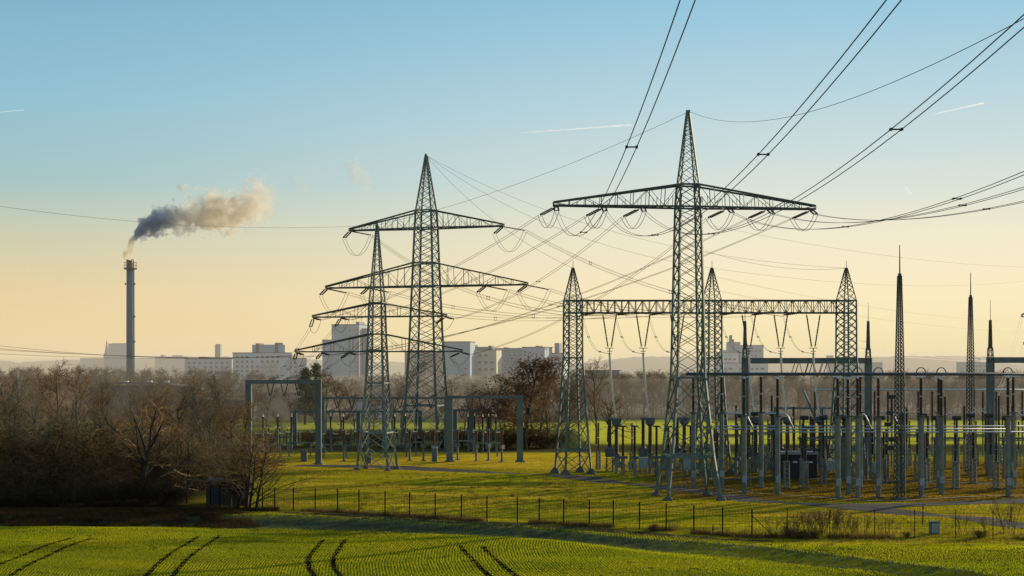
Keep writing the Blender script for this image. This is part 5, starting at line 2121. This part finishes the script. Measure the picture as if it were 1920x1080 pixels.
# hospital on the right
building('hospital', 'pale blue hospital slab behind the middle gantry tower', 1386, 1430, 648, 1050, 22, 'render_cool', (5, 6, 2.2, 1.2, 4, 3.4, 3, ((0, 0), (4, 1))), R(4), (), 'building', 'hospital buildings')
building('hospital', 'white stepped hospital wing with an aerial, left of the pale blue slab', 1352, 1384, 661, 1040, 20, 'render_white', (3, 4, 2.4, 1.2, 5, 3.6, 3), R(2), ((1367, 1389, 641, 1, 'render_cool'), (1360, 1368, 656, 1, 'render_white'), (1372.5, 1373.5, 628, 1, 'dark_steel'), (1376, 1377, 636, 1, 'dark_steel')), 'building', 'hospital buildings')
building('hospital', 'low white hospital base in front of the stepped wing', 1348, 1440, 681, 1020, 14, 'render_white', (8, 2, 2.6, 1.5, 4, 4, 4, ((2, 0), (5, 1))), R(2), (), 'building', 'hospital buildings')
building('office_building', 'tiny distant block between the spired portal and the right gantry tower', 1553, 1563, 667, 1900, 12, 'render_grey')
building('office_building', 'wide hazy block behind the right lightning masts', 1806, 1862, 680, 1300, 20, 'render_cool', (6, 2, 3, 1.5, 3, 4, 4), 0.0, ((1826, 1841, 672, 1, 'render_cool'),))
building('office_building', 'hazy low block left of the tall lattice mast', 1560, 1655, 680, 1500, 18, 'render_grey')
building('office_building', 'long faint low building right of the chimney', 290, 352, 669, 2300, 25, 'render_grey', None, 0.0, ((300, 306, 665, 1, 'render_grey'), (322, 340, 666, 1, 'render_grey')))
building('office_building', 'long faint low building left of the chimney', 150, 206, 672, 2400, 25, 'render_grey')
# church
D = 1900
s = D / FPX
ch = thing('church', ((200 - 960) * s, D, 0), 'distant church with a needle-sharp spire left of the chimney', 'church')
mb = MB()
zb = CAM_H + (690 - 668) * s
mb.box((0, 0, zb / 2), (6.5, 6.5, zb))
mb.build('tower', 'render_grey', ch)
mb = MB()
zt_ = CAM_H + (690 - 632) * s
mb.lathe((0, 0, zb), (0, 0, zt_), [(0, 4.4), (0.22, 2.7), (0.8, 0.5), (0.82, 0.12), (1, 0.06)], 8)
for x in (-2.8, 2.8):
    mb.lathe((x, -2.8, zb), (x, -2.8, zb + 5), [(0, 0.9), (1, 0.05)], 6)
mb.build('spire', 'slate', ch)
mb = MB()
mb.box((9, 2, 12), (16, 9, 24))
mb.build('nave', 'render_grey', ch)
# power station hall with a curved roof and sheds behind the thicket
D = 420
s = D / FPX
hall = thing('hall', ((268 - 960) * s, D, 0), 'dark industrial hall with a gently curved roof at the chimney foot', 'hall', R(3))
zr_ = CAM_H + (690 - 716) * s
mb = MB()
mb.box((1, 6, (zr_ - 1.2) / 2), (28, 12, zr_ - 1.2))
for k in range(9):
    mb.box((-12 + k * 3.2, -0.04, 5.5), (1.8, 0.1, 1.6))
mb.build('wall', 'barn_wall', hall)
mb = MB()
vs, fs = [], []
for k in range(17):
    x = -14 + k * 2.0
    z = zr_ - 0.0058 * (x + 3) ** 2
    for y, dz in ((-0.8, 0), (13, 0), (13, -0.5), (-0.8, -0.5)):
        vs.append((x, y, z + dz))
for k in range(16):
    for j in range(4):
        a = k * 4 + j
        b_ = k * 4 + (j + 1) % 4
        fs.append((a, b_, b_ + 4, a + 4))
fs += [(0, 1, 2, 3), (67, 66, 65, 64)]
mb.add(vs, fs)
mb.build('roof', 'barn_roof', hall)
for x in (-6, 1, 6):
    mb = MB()
    mb.box((x, 5, zr_ + 0.02), (1.3, 1.6, 0.5))
    mb.build('skylight', 'white_sign', hall)
building('warehouse', 'long low warehouse left of the chimney foot', 170, 215, 728, 430, 12, 'barn_wall', None, R(-3), (), roof='barn_roof')
building('warehouse', 'low grey shed with a pale roof behind the trees left of the blue-grey portal', 330, 470, 752, 390, 10, 'barn_wall', None, R(2), (), roof='barn_roof')
building('warehouse', 'small pale-roofed shed behind the hedge inside the blue-grey portal', 478, 560, 738, 420, 8, 'barn_wall', None, 0.0, (), roof='barn_roof')
building('warehouse', 'small white-roofed shed behind the smaller pylon', 660, 720, 752, 400, 8, 'render_cool', None, 0.0, (), roof='barn_roof')

# ------------------------------------------------------------------ trees
class Tree:
    """bare winter tree: recursive branching, coarse limbs in one mesh and fine twigs in another"""

    def __init__(self, seed, h, trunk_r, spread, limbs, levels, first=0.15, up=0.25, stems=1, droop=0.0, twig_r=0.016, leaf=None, kids=(9, 7, 6, 3), gnarl=0.22, limb_len=0.5, limb_r=0.42):
        self.limb_r = limb_r
        self.r = random.Random(seed)
        self.trunk, self.crown = MB(), MB()
        self.leafs = []
        self.h, self.spread, self.up, self.kids, self.levels, self.twig_r, self.gnarl = h, spread, up, kids, levels, twig_r, gnarl
        self.leaf = leaf
        self.limb_len = limb_len
        for s in range(stems):
            a = self.r.uniform(0, 2 * PI)
            lean = 0.0 if stems == 1 else self.r.uniform(0.1, 0.55)
            d = Vector((math.cos(a) * lean, math.sin(a) * lean, 1)).normalized()
            p = Vector((math.cos(a), math.sin(a), 0)) * (0 if stems == 1 else self.r.uniform(0.05, 0.5))
            p.z = -0.3
            self.branch(p, d, h * self.r.uniform(0.75, 0.95) if stems > 1 else h * 0.86, trunk_r, 0, first, limbs)

    def jitter(self, d, a):
        r = self.r
        return (d + Vector((r.uniform(-a, a), r.uniform(-a, a), r.uniform(-a, a)))).normalized()

    def branch(self, p, d, L, rad, lev, first=0.2, nkids=None):
        r = self.r
        seg = (8, 6, 4, 3, 2)[min(lev, 4)]
        pts = [p]
        q = p
        for k in range(seg):
            g = self.gnarl * (0.35 if lev == 0 else 1.0)
            d = self.jitter(d, g)
            if lev > 0:
                d = (d + Vector((0, 0, self.up * 0.35))).normalized()
            q = q + d * (L / seg)
            pts.append(q)
        tgt = self.trunk if lev <= 1 else self.crown
        n = (8, 5, 3, 3, 3)[min(lev, 4)]
        end = max(rad * (0.2 if lev < 2 else 0.45), self.twig_r * 0.8)
        tgt.tube(pts, max(rad, self.twig_r), n, end)
        if lev >= self.levels:
            if self.leaf and r.random() < self.leaf:
                for _ in range(2):
                    self.leafs.append(pts[-1].lerp(pts[0], r.random() * 0.8))
            return
        nk = nkids or self.kids[lev]
        for k in range(nk):
            t = first + (1 - first) * (k + r.random()) / nk
            t = min(t, 0.99)
            i = min(int(t * seg), seg - 1)
            b = pts[i].lerp(pts[i + 1], t * seg - i)
            ax = (pts[i + 1] - pts[i]).normalized()
            a = r.uniform(0, 2 * PI)
            side = Vector((math.cos(a), math.sin(a), r.uniform(-0.3, 0.3)))
            side = (side - ax * side.dot(ax)).normalized()
            sp = self.spread * r.uniform(0.7, 1.25)
            nd = (ax * math.cos(sp) + side * math.sin(sp)).normalized()
            if lev == 0:
                ll = L * self.limb_len * (1.15 - 0.75 * t) * r.uniform(0.75, 1.2)
            else:
                ll = L * 0.52 * (1.15 - 0.5 * t) * r.uniform(0.7, 1.25)
            self.branch(b, nd, ll, rad * (self.limb_r if lev == 0 else 0.5) * (1.1 - 0.4 * t), lev + 1, 0.12)

    def leaf_mesh(self, size, k, spread):
        if not self.leafs:
            return None
        P = np.repeat(np.array([tuple(p) for p in self.leafs]), k, 0)
        P = P + rng.normal(0, spread, P.shape)
        m = len(P)
        a, b = rng.normal(0, 1, (m, 3)), rng.normal(0, 1, (m, 3))
        a = a / np.linalg.norm(a, axis=1, keepdims=True) * size * rng.uniform(0.6, 1.3, (m, 1))
        b = b / np.linalg.norm(b, axis=1, keepdims=True) * size * rng.uniform(0.6, 1.3, (m, 1))
        V = np.stack([P - a, P + b, P + a, P - b], 1)
        return V

    def root(self, name, cat, bark, twig, leaf_mat=None, leaf_size=0.12, leaf_k=2, leaf_spread=0.25):
        o = thing(name, (0, 0, 0), 'x', cat)
        self.trunk.build('trunk', bark, o)
        c = self.crown.build('crown', twig, o)
        if leaf_mat:
            V = self.leaf_mesh(leaf_size, leaf_k, leaf_spread)
            me = np_mesh('foliage', V.reshape(-1, 3), np.arange(len(V) * 4).reshape(-1, 4), leaf_mat, 4)
            f = bpy.data.objects.new('foliage', me)
            COL.objects.link(f)
            f.parent = o
        return o


def np_of(mb):
    """vertices and quads/tris of a builder as triangles"""
    V = np.array([tuple(v) for v in mb.v], dtype=np.float32)
    T = []
    for f in mb.f:
        for k in range(1, len(f) - 1):
            T.append((f[0], f[k], f[k + 1]))
    return V, np.array(T, dtype=np.int32)


T_TALL = Tree(1, 14, 0.17, 0.8, 15, 4, 0.2, 0.16, kids=(15, 7, 5, 4), limb_len=0.55, gnarl=0.2, twig_r=0.010)
T_TALL2 = Tree(2, 14, 0.15, 0.75, 18, 4, 0.14, 0.22, kids=(18, 6, 4, 4), limb_len=0.40, gnarl=0.2, twig_r=0.010)
T_OAK = Tree(3, 12, 0.34, 0.85, 9, 4, 0.16, 0.12, kids=(9, 7, 5, 3), gnarl=0.2, limb_len=0.85, twig_r=0.010, limb_r=0.62)
T_THIN = Tree(4, 9, 0.12, 0.8, 13, 4, 0.2, 0.15, kids=(13, 7, 5, 3), gnarl=0.22, limb_len=0.6, twig_r=0.009, limb_r=0.55)
T_BUSH = Tree(5, 6, 0.06, 0.7, 9, 3, 0.05, 0.2, stems=11, kids=(9, 6, 5, 3), gnarl=0.26, limb_len=0.55, twig_r=0.010, leaf=0.05)
T_BUSH2 = Tree(6, 6, 0.06, 0.85, 9, 3, 0.05, 0.1, stems=12, kids=(9, 6, 5, 3), gnarl=0.3, limb_len=0.6, twig_r=0.010, leaf=0.12)
T_SHRUB = Tree(7, 5.5, 0.10, 0.9, 12, 4, 0.16, 0.12, stems=3, kids=(12, 6, 4, 3), gnarl=0.28, limb_len=0.75, twig_r=0.007)
T_RED = Tree(8, 16, 0.28, 0.85, 18, 3, 0.08, 0.12, kids=(18, 9, 8, 4), limb_len=0.55, leaf=0.9)
T_FAR = Tree(9, 14, 0.2, 0.85, 16, 3, 0.12, 0.14, kids=(16, 7, 6, 3), limb_len=0.5, twig_r=0.022)
T_SAP = Tree(10, 2.6, 0.025, 0.6, 6, 2, 0.2, 0.4, stems=5, kids=(6, 5, 3), twig_r=0.008, leaf=0.3)

TALL = Pool(T_TALL.root('bare_tree', 'tree', 'bark', 'twig'))
TALL2 = Pool(T_TALL2.root('bare_tree', 'tree', 'bark', 'twig_grey'))
OAK = Pool(T_OAK.root('bare_tree', 'tree', 'bark_dark', 'twig'))
THIN = Pool(T_THIN.root('bare_tree', 'tree', 'bark_dark', 'twig'))
BUSH = Pool(T_BUSH.root('bush', 'bush', 'bark_dark', 'twig_dark', 'ivy', 0.10, 2, 0.3))
BUSH2 = Pool(T_BUSH2.root('bush', 'bush', 'bark_dark', 'twig_dark', 'ivy', 0.10, 3, 0.35))
DEEP = Pool(T_BUSH2.root('bush', 'bush', 'bark_dark', 'twig_shaded', 'ivy', 0.10, 1, 0.35))
SHRUB = Pool(T_SHRUB.root('bare_shrub', 'shrub', 'bark_dark', 'twig'))
REDT = Pool(T_RED.root('bare_tree', 'tree', 'bark_dark', 'twig_red', 'brown_leaf', 0.15, 2, 0.3))
FART = Pool(T_FAR.root('bare_tree', 'tree', 'bark', 'twig_grey'))
FARR = Pool(T_FAR.root('bare_tree', 'tree', 'bark', 'twig_red'))
SAP = Pool(T_SAP.root('sapling', 'sapling', 'bark', 'twig_red', 'dry_weed', 0.05, 2, 0.1))

def top_of(t):
    return max(max(v[2] for v in t.trunk.v), max(v[2] for v in t.crown.v))


H0 = {id(p): top_of(t) for p, t in ((TALL, T_TALL), (TALL2, T_TALL2), (OAK, T_OAK), (THIN, T_THIN), (BUSH, T_BUSH), (BUSH2, T_BUSH2), (DEEP, T_BUSH2), (SHRUB, T_SHRUB), (REDT, T_RED), (FART, T_FAR), (FARR, T_FAR), (SAP, T_SAP))}
tr_rng = random.Random(21)


def plant(pool, px, D, top_py, label, group=None, wide=1.0):
    x = (px - 960) * D / FPX
    z = gz(x, D) if D < 300 else 0.0
    h = CAM_H + (690 - top_py) * D / FPX - z
    s = h / H0[id(pool)]
    return pool.put((x, D, z - 0.05), tr_rng.uniform(0, 6.28), label, group, (s * wide, s * wide, s))


G1 = 'bare trees of the thicket on the left'
plant(OAK, 266, 149, 738, 'bare spreading tree with crooked limbs standing in front of the thicket')
plant(THIN, 350, 147, 795, 'thin bare tree just left of the dark shed')
plant(SHRUB, 434, 142, 800, 'bare bushy tree in front of the dark shed', wide=1.15)
plant(SHRUB, 466, 141, 806, 'bare tree leaning right at the right corner of the dark shed', wide=1.2)
for k, (pool, px, D, top, label) in enumerate((
        (TALL, -20, 178, 684, 'tall bare tree at the left edge of the photo'), (TALL2, 40, 214, 684, 'bare slender tree second from the left edge'), (TALL, 108, 176, 668, 'tallest bare tree of the left thicket, with a broad round crown'),
        (TALL, 152, 182, 678, 'tall bare tree just right of the tallest thicket tree'), (TALL2, 214, 218, 690, 'bare slender tree in front of the chimney foot'), (TALL, 300, 226, 700, 'bare tree just right of the chimney'),
        (TALL2, 330, 192, 715, 'bare slender tree behind the crooked tree'), (TALL, 366, 204, 690, 'tall bare tree below the white apartment blocks'), (TALL2, 424, 208, 692, 'bare slender tree beside the blue-grey portal'),
        (TALL, 70, 222, 690, 'bare tree behind the tall trees at the far left'), (TALL2, 256, 210, 724, 'bare tree hiding the foot of the chimney'), (TALL, 400, 190, 745, 'lower bare tree left of the blue-grey portal'),
        (TALL2, 180, 168, 735, 'bare tree low in the middle of the thicket'), (TALL, 10, 168, 722, 'bare tree low at the left edge'), (TALL, 275, 176, 716, 'bare tree with a fine crown between the crooked tree and the chimney'), (TALL2, 20, 172, 700, 'bare slender tree in front at the left edge'), (TALL, 190, 174, 712, 'bare tree left of the chimney in the front rank'), (TALL2, 385, 178, 712, 'bare slender tree right of the thin tree'), (TALL2, 120, 164, 745, 'bare low tree under the tallest thicket tree'))):
    plant(pool, px, D, top, label, G1)
for k, (px, D, top) in enumerate(((60, 160, 735), (185, 158, 752), (235, 160, 742), (310, 166, 735), (395, 172, 740), (440, 178, 752), (410, 196, 705), (345, 178, 722), (20, 160, 748), (95, 156, 768), (140, 156, 760), (455, 196, 735))):
    plant(THIN if k % 2 else TALL2, px, D, top, 'slender bare tree rising among the dark bushes, %s from the left' % ORD[sorted((60, 185, 235, 310, 395, 440, 410, 345, 20, 95, 140, 455)).index(px)], 'slender trees among the bushes', 1.3)
bl = ['at the left edge of the photo', 'second from the left edge', 'below the tallest thicket tree', 'left of the crooked tree', 'right behind the crooked tree', 'right of the crooked tree', 'left of the thin tree', 'behind the thin tree', 'at the back left', 'in the back middle', 'behind the crooked tree', 'at the front left', 'at the front middle', 'lowest at the front', 'beside the crooked trunk', 'at the far left front']
bs = ((-30, 158, 800), (22, 156, 782), (80, 157, 790), (150, 155, 770), (215, 158, 800), (300, 156, 820), (330, 160, 812), (372, 163, 800), (50, 166, 760), (130, 168, 765), (240, 166, 775), (0, 150, 835), (60, 149, 850), (140, 148, 862), (200, 150, 838), (-40, 148, 850), (100, 152, 815), (180, 152, 810))
for k, (px, D, top) in enumerate(bs):
    plant(BUSH if k % 2 else BUSH2, px, D, top + 14, 'dense dark thicket bush, %s' % (bl + ['in the front centre', 'between the front bushes'])[k], 'dark bushes of the left thicket', 1.25)
for k, (px, D, top) in enumerate(((280, 147, 880), (305, 146, 886), (225, 146, 892), (170, 145, 898), (110, 145, 902), (330, 146, 905), (50, 145, 905), (-10, 145, 900))):
    plant(DEEP, px, D, top, 'low scrubby bush before the left thicket, %s' % ('right of the crooked trunk', 'second right of the crooked trunk', 'left of the crooked trunk', 'second left of the crooked trunk', 'in the middle', 'by the thin tree', 'near the left edge', 'at the left edge')[k], 'low scrub in front of the thicket', 1.5)

# trees between yards and town
G2 = 'bare trees behind the left yard'
mid = ((FARR, 640, 300, 684, 'rounded reddish bare tree left of the smaller pylon'), (FARR, 612, 310, 700, 'bare tree right of the dark conifers'), (FART, 665, 315, 706, 'bare tree between the smaller pylon and the reddish tree'),
       (FART, 735, 320, 708, 'bare tree between the two lattice pylons'), (FART, 752, 330, 664, 'tall bare tree just left of the tallest pylon'), (FARR, 700, 310, 722, 'bare tree right behind the smaller pylon'),
       (FARR, 850, 330, 704, 'bare tree just right of the tallest pylon'), (FART, 885, 335, 712, 'bare tree under the cream apartment block'), (FARR, 930, 320, 706, 'bare tree left of the red-brown tree'),
       (FARR, 905, 310, 722, 'low bare tree above the dark portal'), (FART, 500, 330, 722, 'bare tree inside the blue-grey portal at its left'), (FART, 545, 320, 728, 'bare tree inside the blue-grey portal at its right'),
       (FART, 520, 290, 765, 'dark low tree inside the blue-grey portal'), (FART, 470, 330, 712, 'bare tree behind the left column of the blue-grey portal'), (FART, 790, 325, 735, 'bare tree between the legs of the tallest pylon'),
       (FARR, 820, 315, 742, 'low bare tree at the right leg of the tallest pylon'))
for pool, px, D, top, label in mid:
    plant(pool, px, D, top, label, G2, 1.15)
for px, D, top, label in ((232, 300, 708, 'hazy bare tree hiding the left part of the curved hall'), (282, 305, 712, 'hazy bare tree in front of the middle of the curved hall'), (335, 300, 704, 'hazy bare tree hiding the right end of the curved hall'), (180, 310, 702, 'hazy bare tree left of the curved hall'), (385, 310, 708, 'hazy bare tree right of the curved hall'), (440, 305, 718, 'hazy bare tree right behind the portal column')):
    plant(FART, px, D, top, label, 'hazy trees before the hall', 1.2)
plant(REDT, 985, 243, 662, 'big red-brown tree still carrying dead leaves, right of the dark portal', None, 1.5)
plant(TALL2, 1030, 248, 690, 'bare tree leaning beside the big red-brown tree', None, 1.1)
plant(TALL, 1118, 262, 664, 'tall bare tree just right of the left gantry tower', None, 1.1)
plant(TALL2, 1065, 270, 690, 'bare tree behind the left gantry tower', None, 1.1)
plant(OAK, 1140, 270, 735, 'low spreading bare tree right of the left gantry tower')
hb = ((720, 250, 800), (830, 252, 798), (860, 254, 795), (905, 252, 800), (950, 250, 795), (985, 248, 792), (1020, 248, 800), (1045, 250, 805), (575, 256, 802), (615, 254, 800), (650, 256, 805), (500, 258, 808), (690, 255, 806), (780, 254, 806))
for k, (px, D, top) in enumerate(hb):
    plant(BUSH2 if k % 2 else BUSH, px, D, top, 'dark hedge bush behind the left yard, %s from the left' % ORD[sorted(p[0] for p in hb).index(px)], 'hedge bushes behind the left yard', 1.9)


for k, (px, D, top) in enumerate(((900, 290, 738), (940, 280, 722), (962, 275, 705), (1012, 272, 696), (1044, 268, 704), (1062, 274, 716), (1000, 262, 742), (870, 300, 722), (925, 268, 752))):
    plant(FARR, px, D, top, 'warm brown bare tree massed around the red-brown tree, %s from the left' % ORD[sorted((900, 940, 962, 1012, 1044, 1062, 1000, 870, 925)).index(px)], 'brown trees around the red-brown tree', 1.25)


# dark conifers
def conifer(seed):
    rr_ = random.Random(seed)
    tr_ = MB()
    tr_.tube([(0, 0, -0.3), (0.1, 0, 4), (0, 0.1, 9), (0, 0, 13.5)], 0.22, 6, 0.04)
    P = []
    for k in range(150):
        z = rr_.uniform(2.5, 13.8)
        rad_ = (14.2 - z) * 0.24 + 0.5
        a, q = rr_.uniform(0, 6.28), rr_.uniform(0.35, 1.0) * rad_
        tr_.tube([(0, 0, z - 0.2), (q * math.cos(a) * 0.6, q * math.sin(a) * 0.6, z), (q * math.cos(a), q * math.sin(a), z - 0.15)], 0.035, 3, 0.015)
        for _ in range(26):
            f = rr_.uniform(0.3, 1.1)
            P.append((q * math.cos(a) * f + rr_.gauss(0, 0.22), q * math.sin(a) * f + rr_.gauss(0, 0.22), z + rr_.gauss(0, 0.28)))
    t = Tree.__new__(Tree)
    t.leafs = P
    V = t.leaf_mesh(0.16, 1, 0.05)
    o = thing('conifer', (0, 0, 0), 'x', 'tree')
    tr_.build('trunk', 'bark_dark', o)
    f = bpy.data.objects.new('crown', np_mesh('crown', V.reshape(-1, 3), np.arange(len(V) * 4).reshape(-1, 4), 'needle', 4))
    COL.objects.link(f)
    f.parent = o
    return o


CON = Pool(conifer(4))
H0[id(CON)] = 14
plant(CON, 592, 350, 681, 'taller dark green conifer left of the reddish bare tree', 'dark conifers', 1.45)
plant(CON, 572, 352, 690, 'lower dark green conifer left of the taller one', 'dark conifers', 1.6)

# saplings and dead stalks along the right end of the fence
sl = ((1485, 1003, 2.2), (1512, 1004, 2.6), (1538, 1002, 2.4), (1560, 1003, 2.5), (1590, 1002, 2.2), (1450, 1004, 1.8), (1605, 1003, 1.5), (1500, 1003, 1.9), (1525, 1001, 2.3), (1548, 1003, 2.8), (1575, 1000, 2.0), (1470, 1004, 1.4), (1620, 1000, 1.8), (1660, 999, 1.7), (1805, 998, 1.9), (1895, 1000, 3.4), (1850, 999, 1.6), (1260, 996, 1.2), (740, 966, 1.0))
for k, (px, py, h) in enumerate(sl):
    p = on(px, py)
    s = h / 2.6
    SAP.put(p, 0.7 * k, 'thin leafless sapling among the weeds by the fence, %s from the left' % ORD[sorted(q[0] for q in sl).index(px)], 'saplings along the fence', (s, s, s))
for k, (px, py, h, w) in enumerate(((1478, 1008, 1.0, 1.6), (1500, 1010, 0.9, 1.9), (1530, 1009, 0.9, 1.5), (1225, 996, 0.7, 1.2), (1700, 1008, 0.6, 1.6), (1838, 1008, 0.7, 1.8))):
    p = on(px, py)
    s = h / 6
    o = (BUSH2 if k % 2 else BUSH).put((p.x, p.y, p.z - 0.05), k, 'low dark tangle of dead weeds by the field edge, %s from the left' % ORD[sorted((1478, 1500, 1530, 1225, 1700, 1838)).index(px)], 'weed tangles at the field edge', (s * w, s * w, s))


# far woods: one mass nobody could count
def woods(name, label, spots, material, seed):
    V0, F0 = np_of(T_FAR.trunk)
    V1, F1 = np_of(T_FAR.crown)
    V = np.concatenate([V0, V1])
    Fc = np.concatenate([F0, F1 + len(V0)])
    g = np.random.default_rng(seed)
    VV, FF = [], []
    off = 0
    for (px, D, top) in spots:
        x = (px - 960) * D / FPX
        s = (CAM_H + (690 - top) * D / FPX) / 14
        a = g.uniform(0, 6.28)
        ca, sa = math.cos(a), math.sin(a)
        w = g.uniform(0.95, 1.35)
        X = (V[:, 0] * ca - V[:, 1] * sa) * s * w + x
        Y = (V[:, 0] * sa + V[:, 1] * ca) * s * w + D
        VV.append(np.stack([X, Y, V[:, 2] * s], 1))
        FF.append(Fc + off)
        off += len(V)
    o = bpy.data.objects.new(name, np_mesh(name, np.concatenate(VV), np.concatenate(FF), material, 3))
    COL.objects.link(o)
    tag(o, label, None, None, 'stuff')


g = random.Random(5)
sp = []
for row, D in enumerate((400, 425, 455)):
    for px in range(1085, 1960, 15):
        t = np.interp(px, [1085, 1150, 1230, 1300, 1400, 1500, 1640, 1700, 1780, 1960], [688, 694, 690, 692, 694, 695, 695, 690, 693, 688])
        sp.append((px + g.uniform(-6, 6), D + g.uniform(-8, 8), t + g.uniform(-3, 6)))
woods('woods', 'hazy bare wood behind the switchyard', sp, 'twig_grey', 8)
sp = []
for row, D in enumerate((470, 500)):
    for px in range(-60, 480, 13):
        sp.append((px + g.uniform(-5, 5), D + g.uniform(-10, 10), np.interp(px, [-60, 100, 330, 480], [683, 682, 685, 690]) + g.uniform(-3, 6)))
for row, D in enumerate((430, 460)):
    for px in range(480, 1090, 13):
        sp.append((px + g.uniform(-5, 5), D + g.uniform(-10, 10), np.interp(px, [480, 700, 900, 1090], [700, 704, 702, 694]) + g.uniform(-4, 8)))
woods('woods', 'hazy bare wood between the left yard and the town', sp, 'twig_grey', 9)

# ------------------------------------------------------------------ haze


def haze(name, label, box, sigma, col, strength):
    m = bpy.data.materials.new(name)
    m.use_nodes = True
    n, l = m.node_tree.nodes, m.node_tree.links
    n.clear()
    out = n.new('ShaderNodeOutputMaterial')
    ab = n.new('ShaderNodeVolumeAbsorption')
    ab.inputs['Color'].default_value = (0, 0, 0, 1)
    ab.inputs['Density'].default_value = sigma
    em = n.new('ShaderNodeEmission')
    em.inputs['Color'].default_value = (*col, 1)
    em.inputs['Strength'].default_value = sigma * strength  # own glow stands in for sunlight scattered by the haze
    ad = n.new('ShaderNodeAddShader')
    l.new(ab.outputs[0], ad.inputs[0])
    l.new(em.outputs[0], ad.inputs[1])
    l.new(ad.outputs[0], out.inputs['Volume'])
    m.cycles.homogeneous_volume = True
    MAT[name] = m
    x0, x1, y0, y1, z0, z1 = box
    mb = MB()
    mb.box(((x0 + x1) / 2, (y0 + y1) / 2, (z0 + z1) / 2), (x1 - x0, y1 - y0, z1 - z0))
    o = mb.build(name, name)
    tag(o, label, None, None, 'stuff')


haze('haze', 'thin evening haze over the fields and the town', (-5000, 5000, 262, 7500, -1.5, 48), 0.00030, (0.78, 0.66, 0.47), 1.0)
haze('mist', 'low ground mist in front of the woods', (-72, 700, 372, 640, -1.2, 11.0), 0.0075, (0.25, 0.21, 0.155), 1.0)
haze('mist', 'thin blue mist behind the left thicket', (-130, -43, 187, 256, -1.0, 15.5), 0.0022, (0.27, 0.21, 0.155), 1.0)
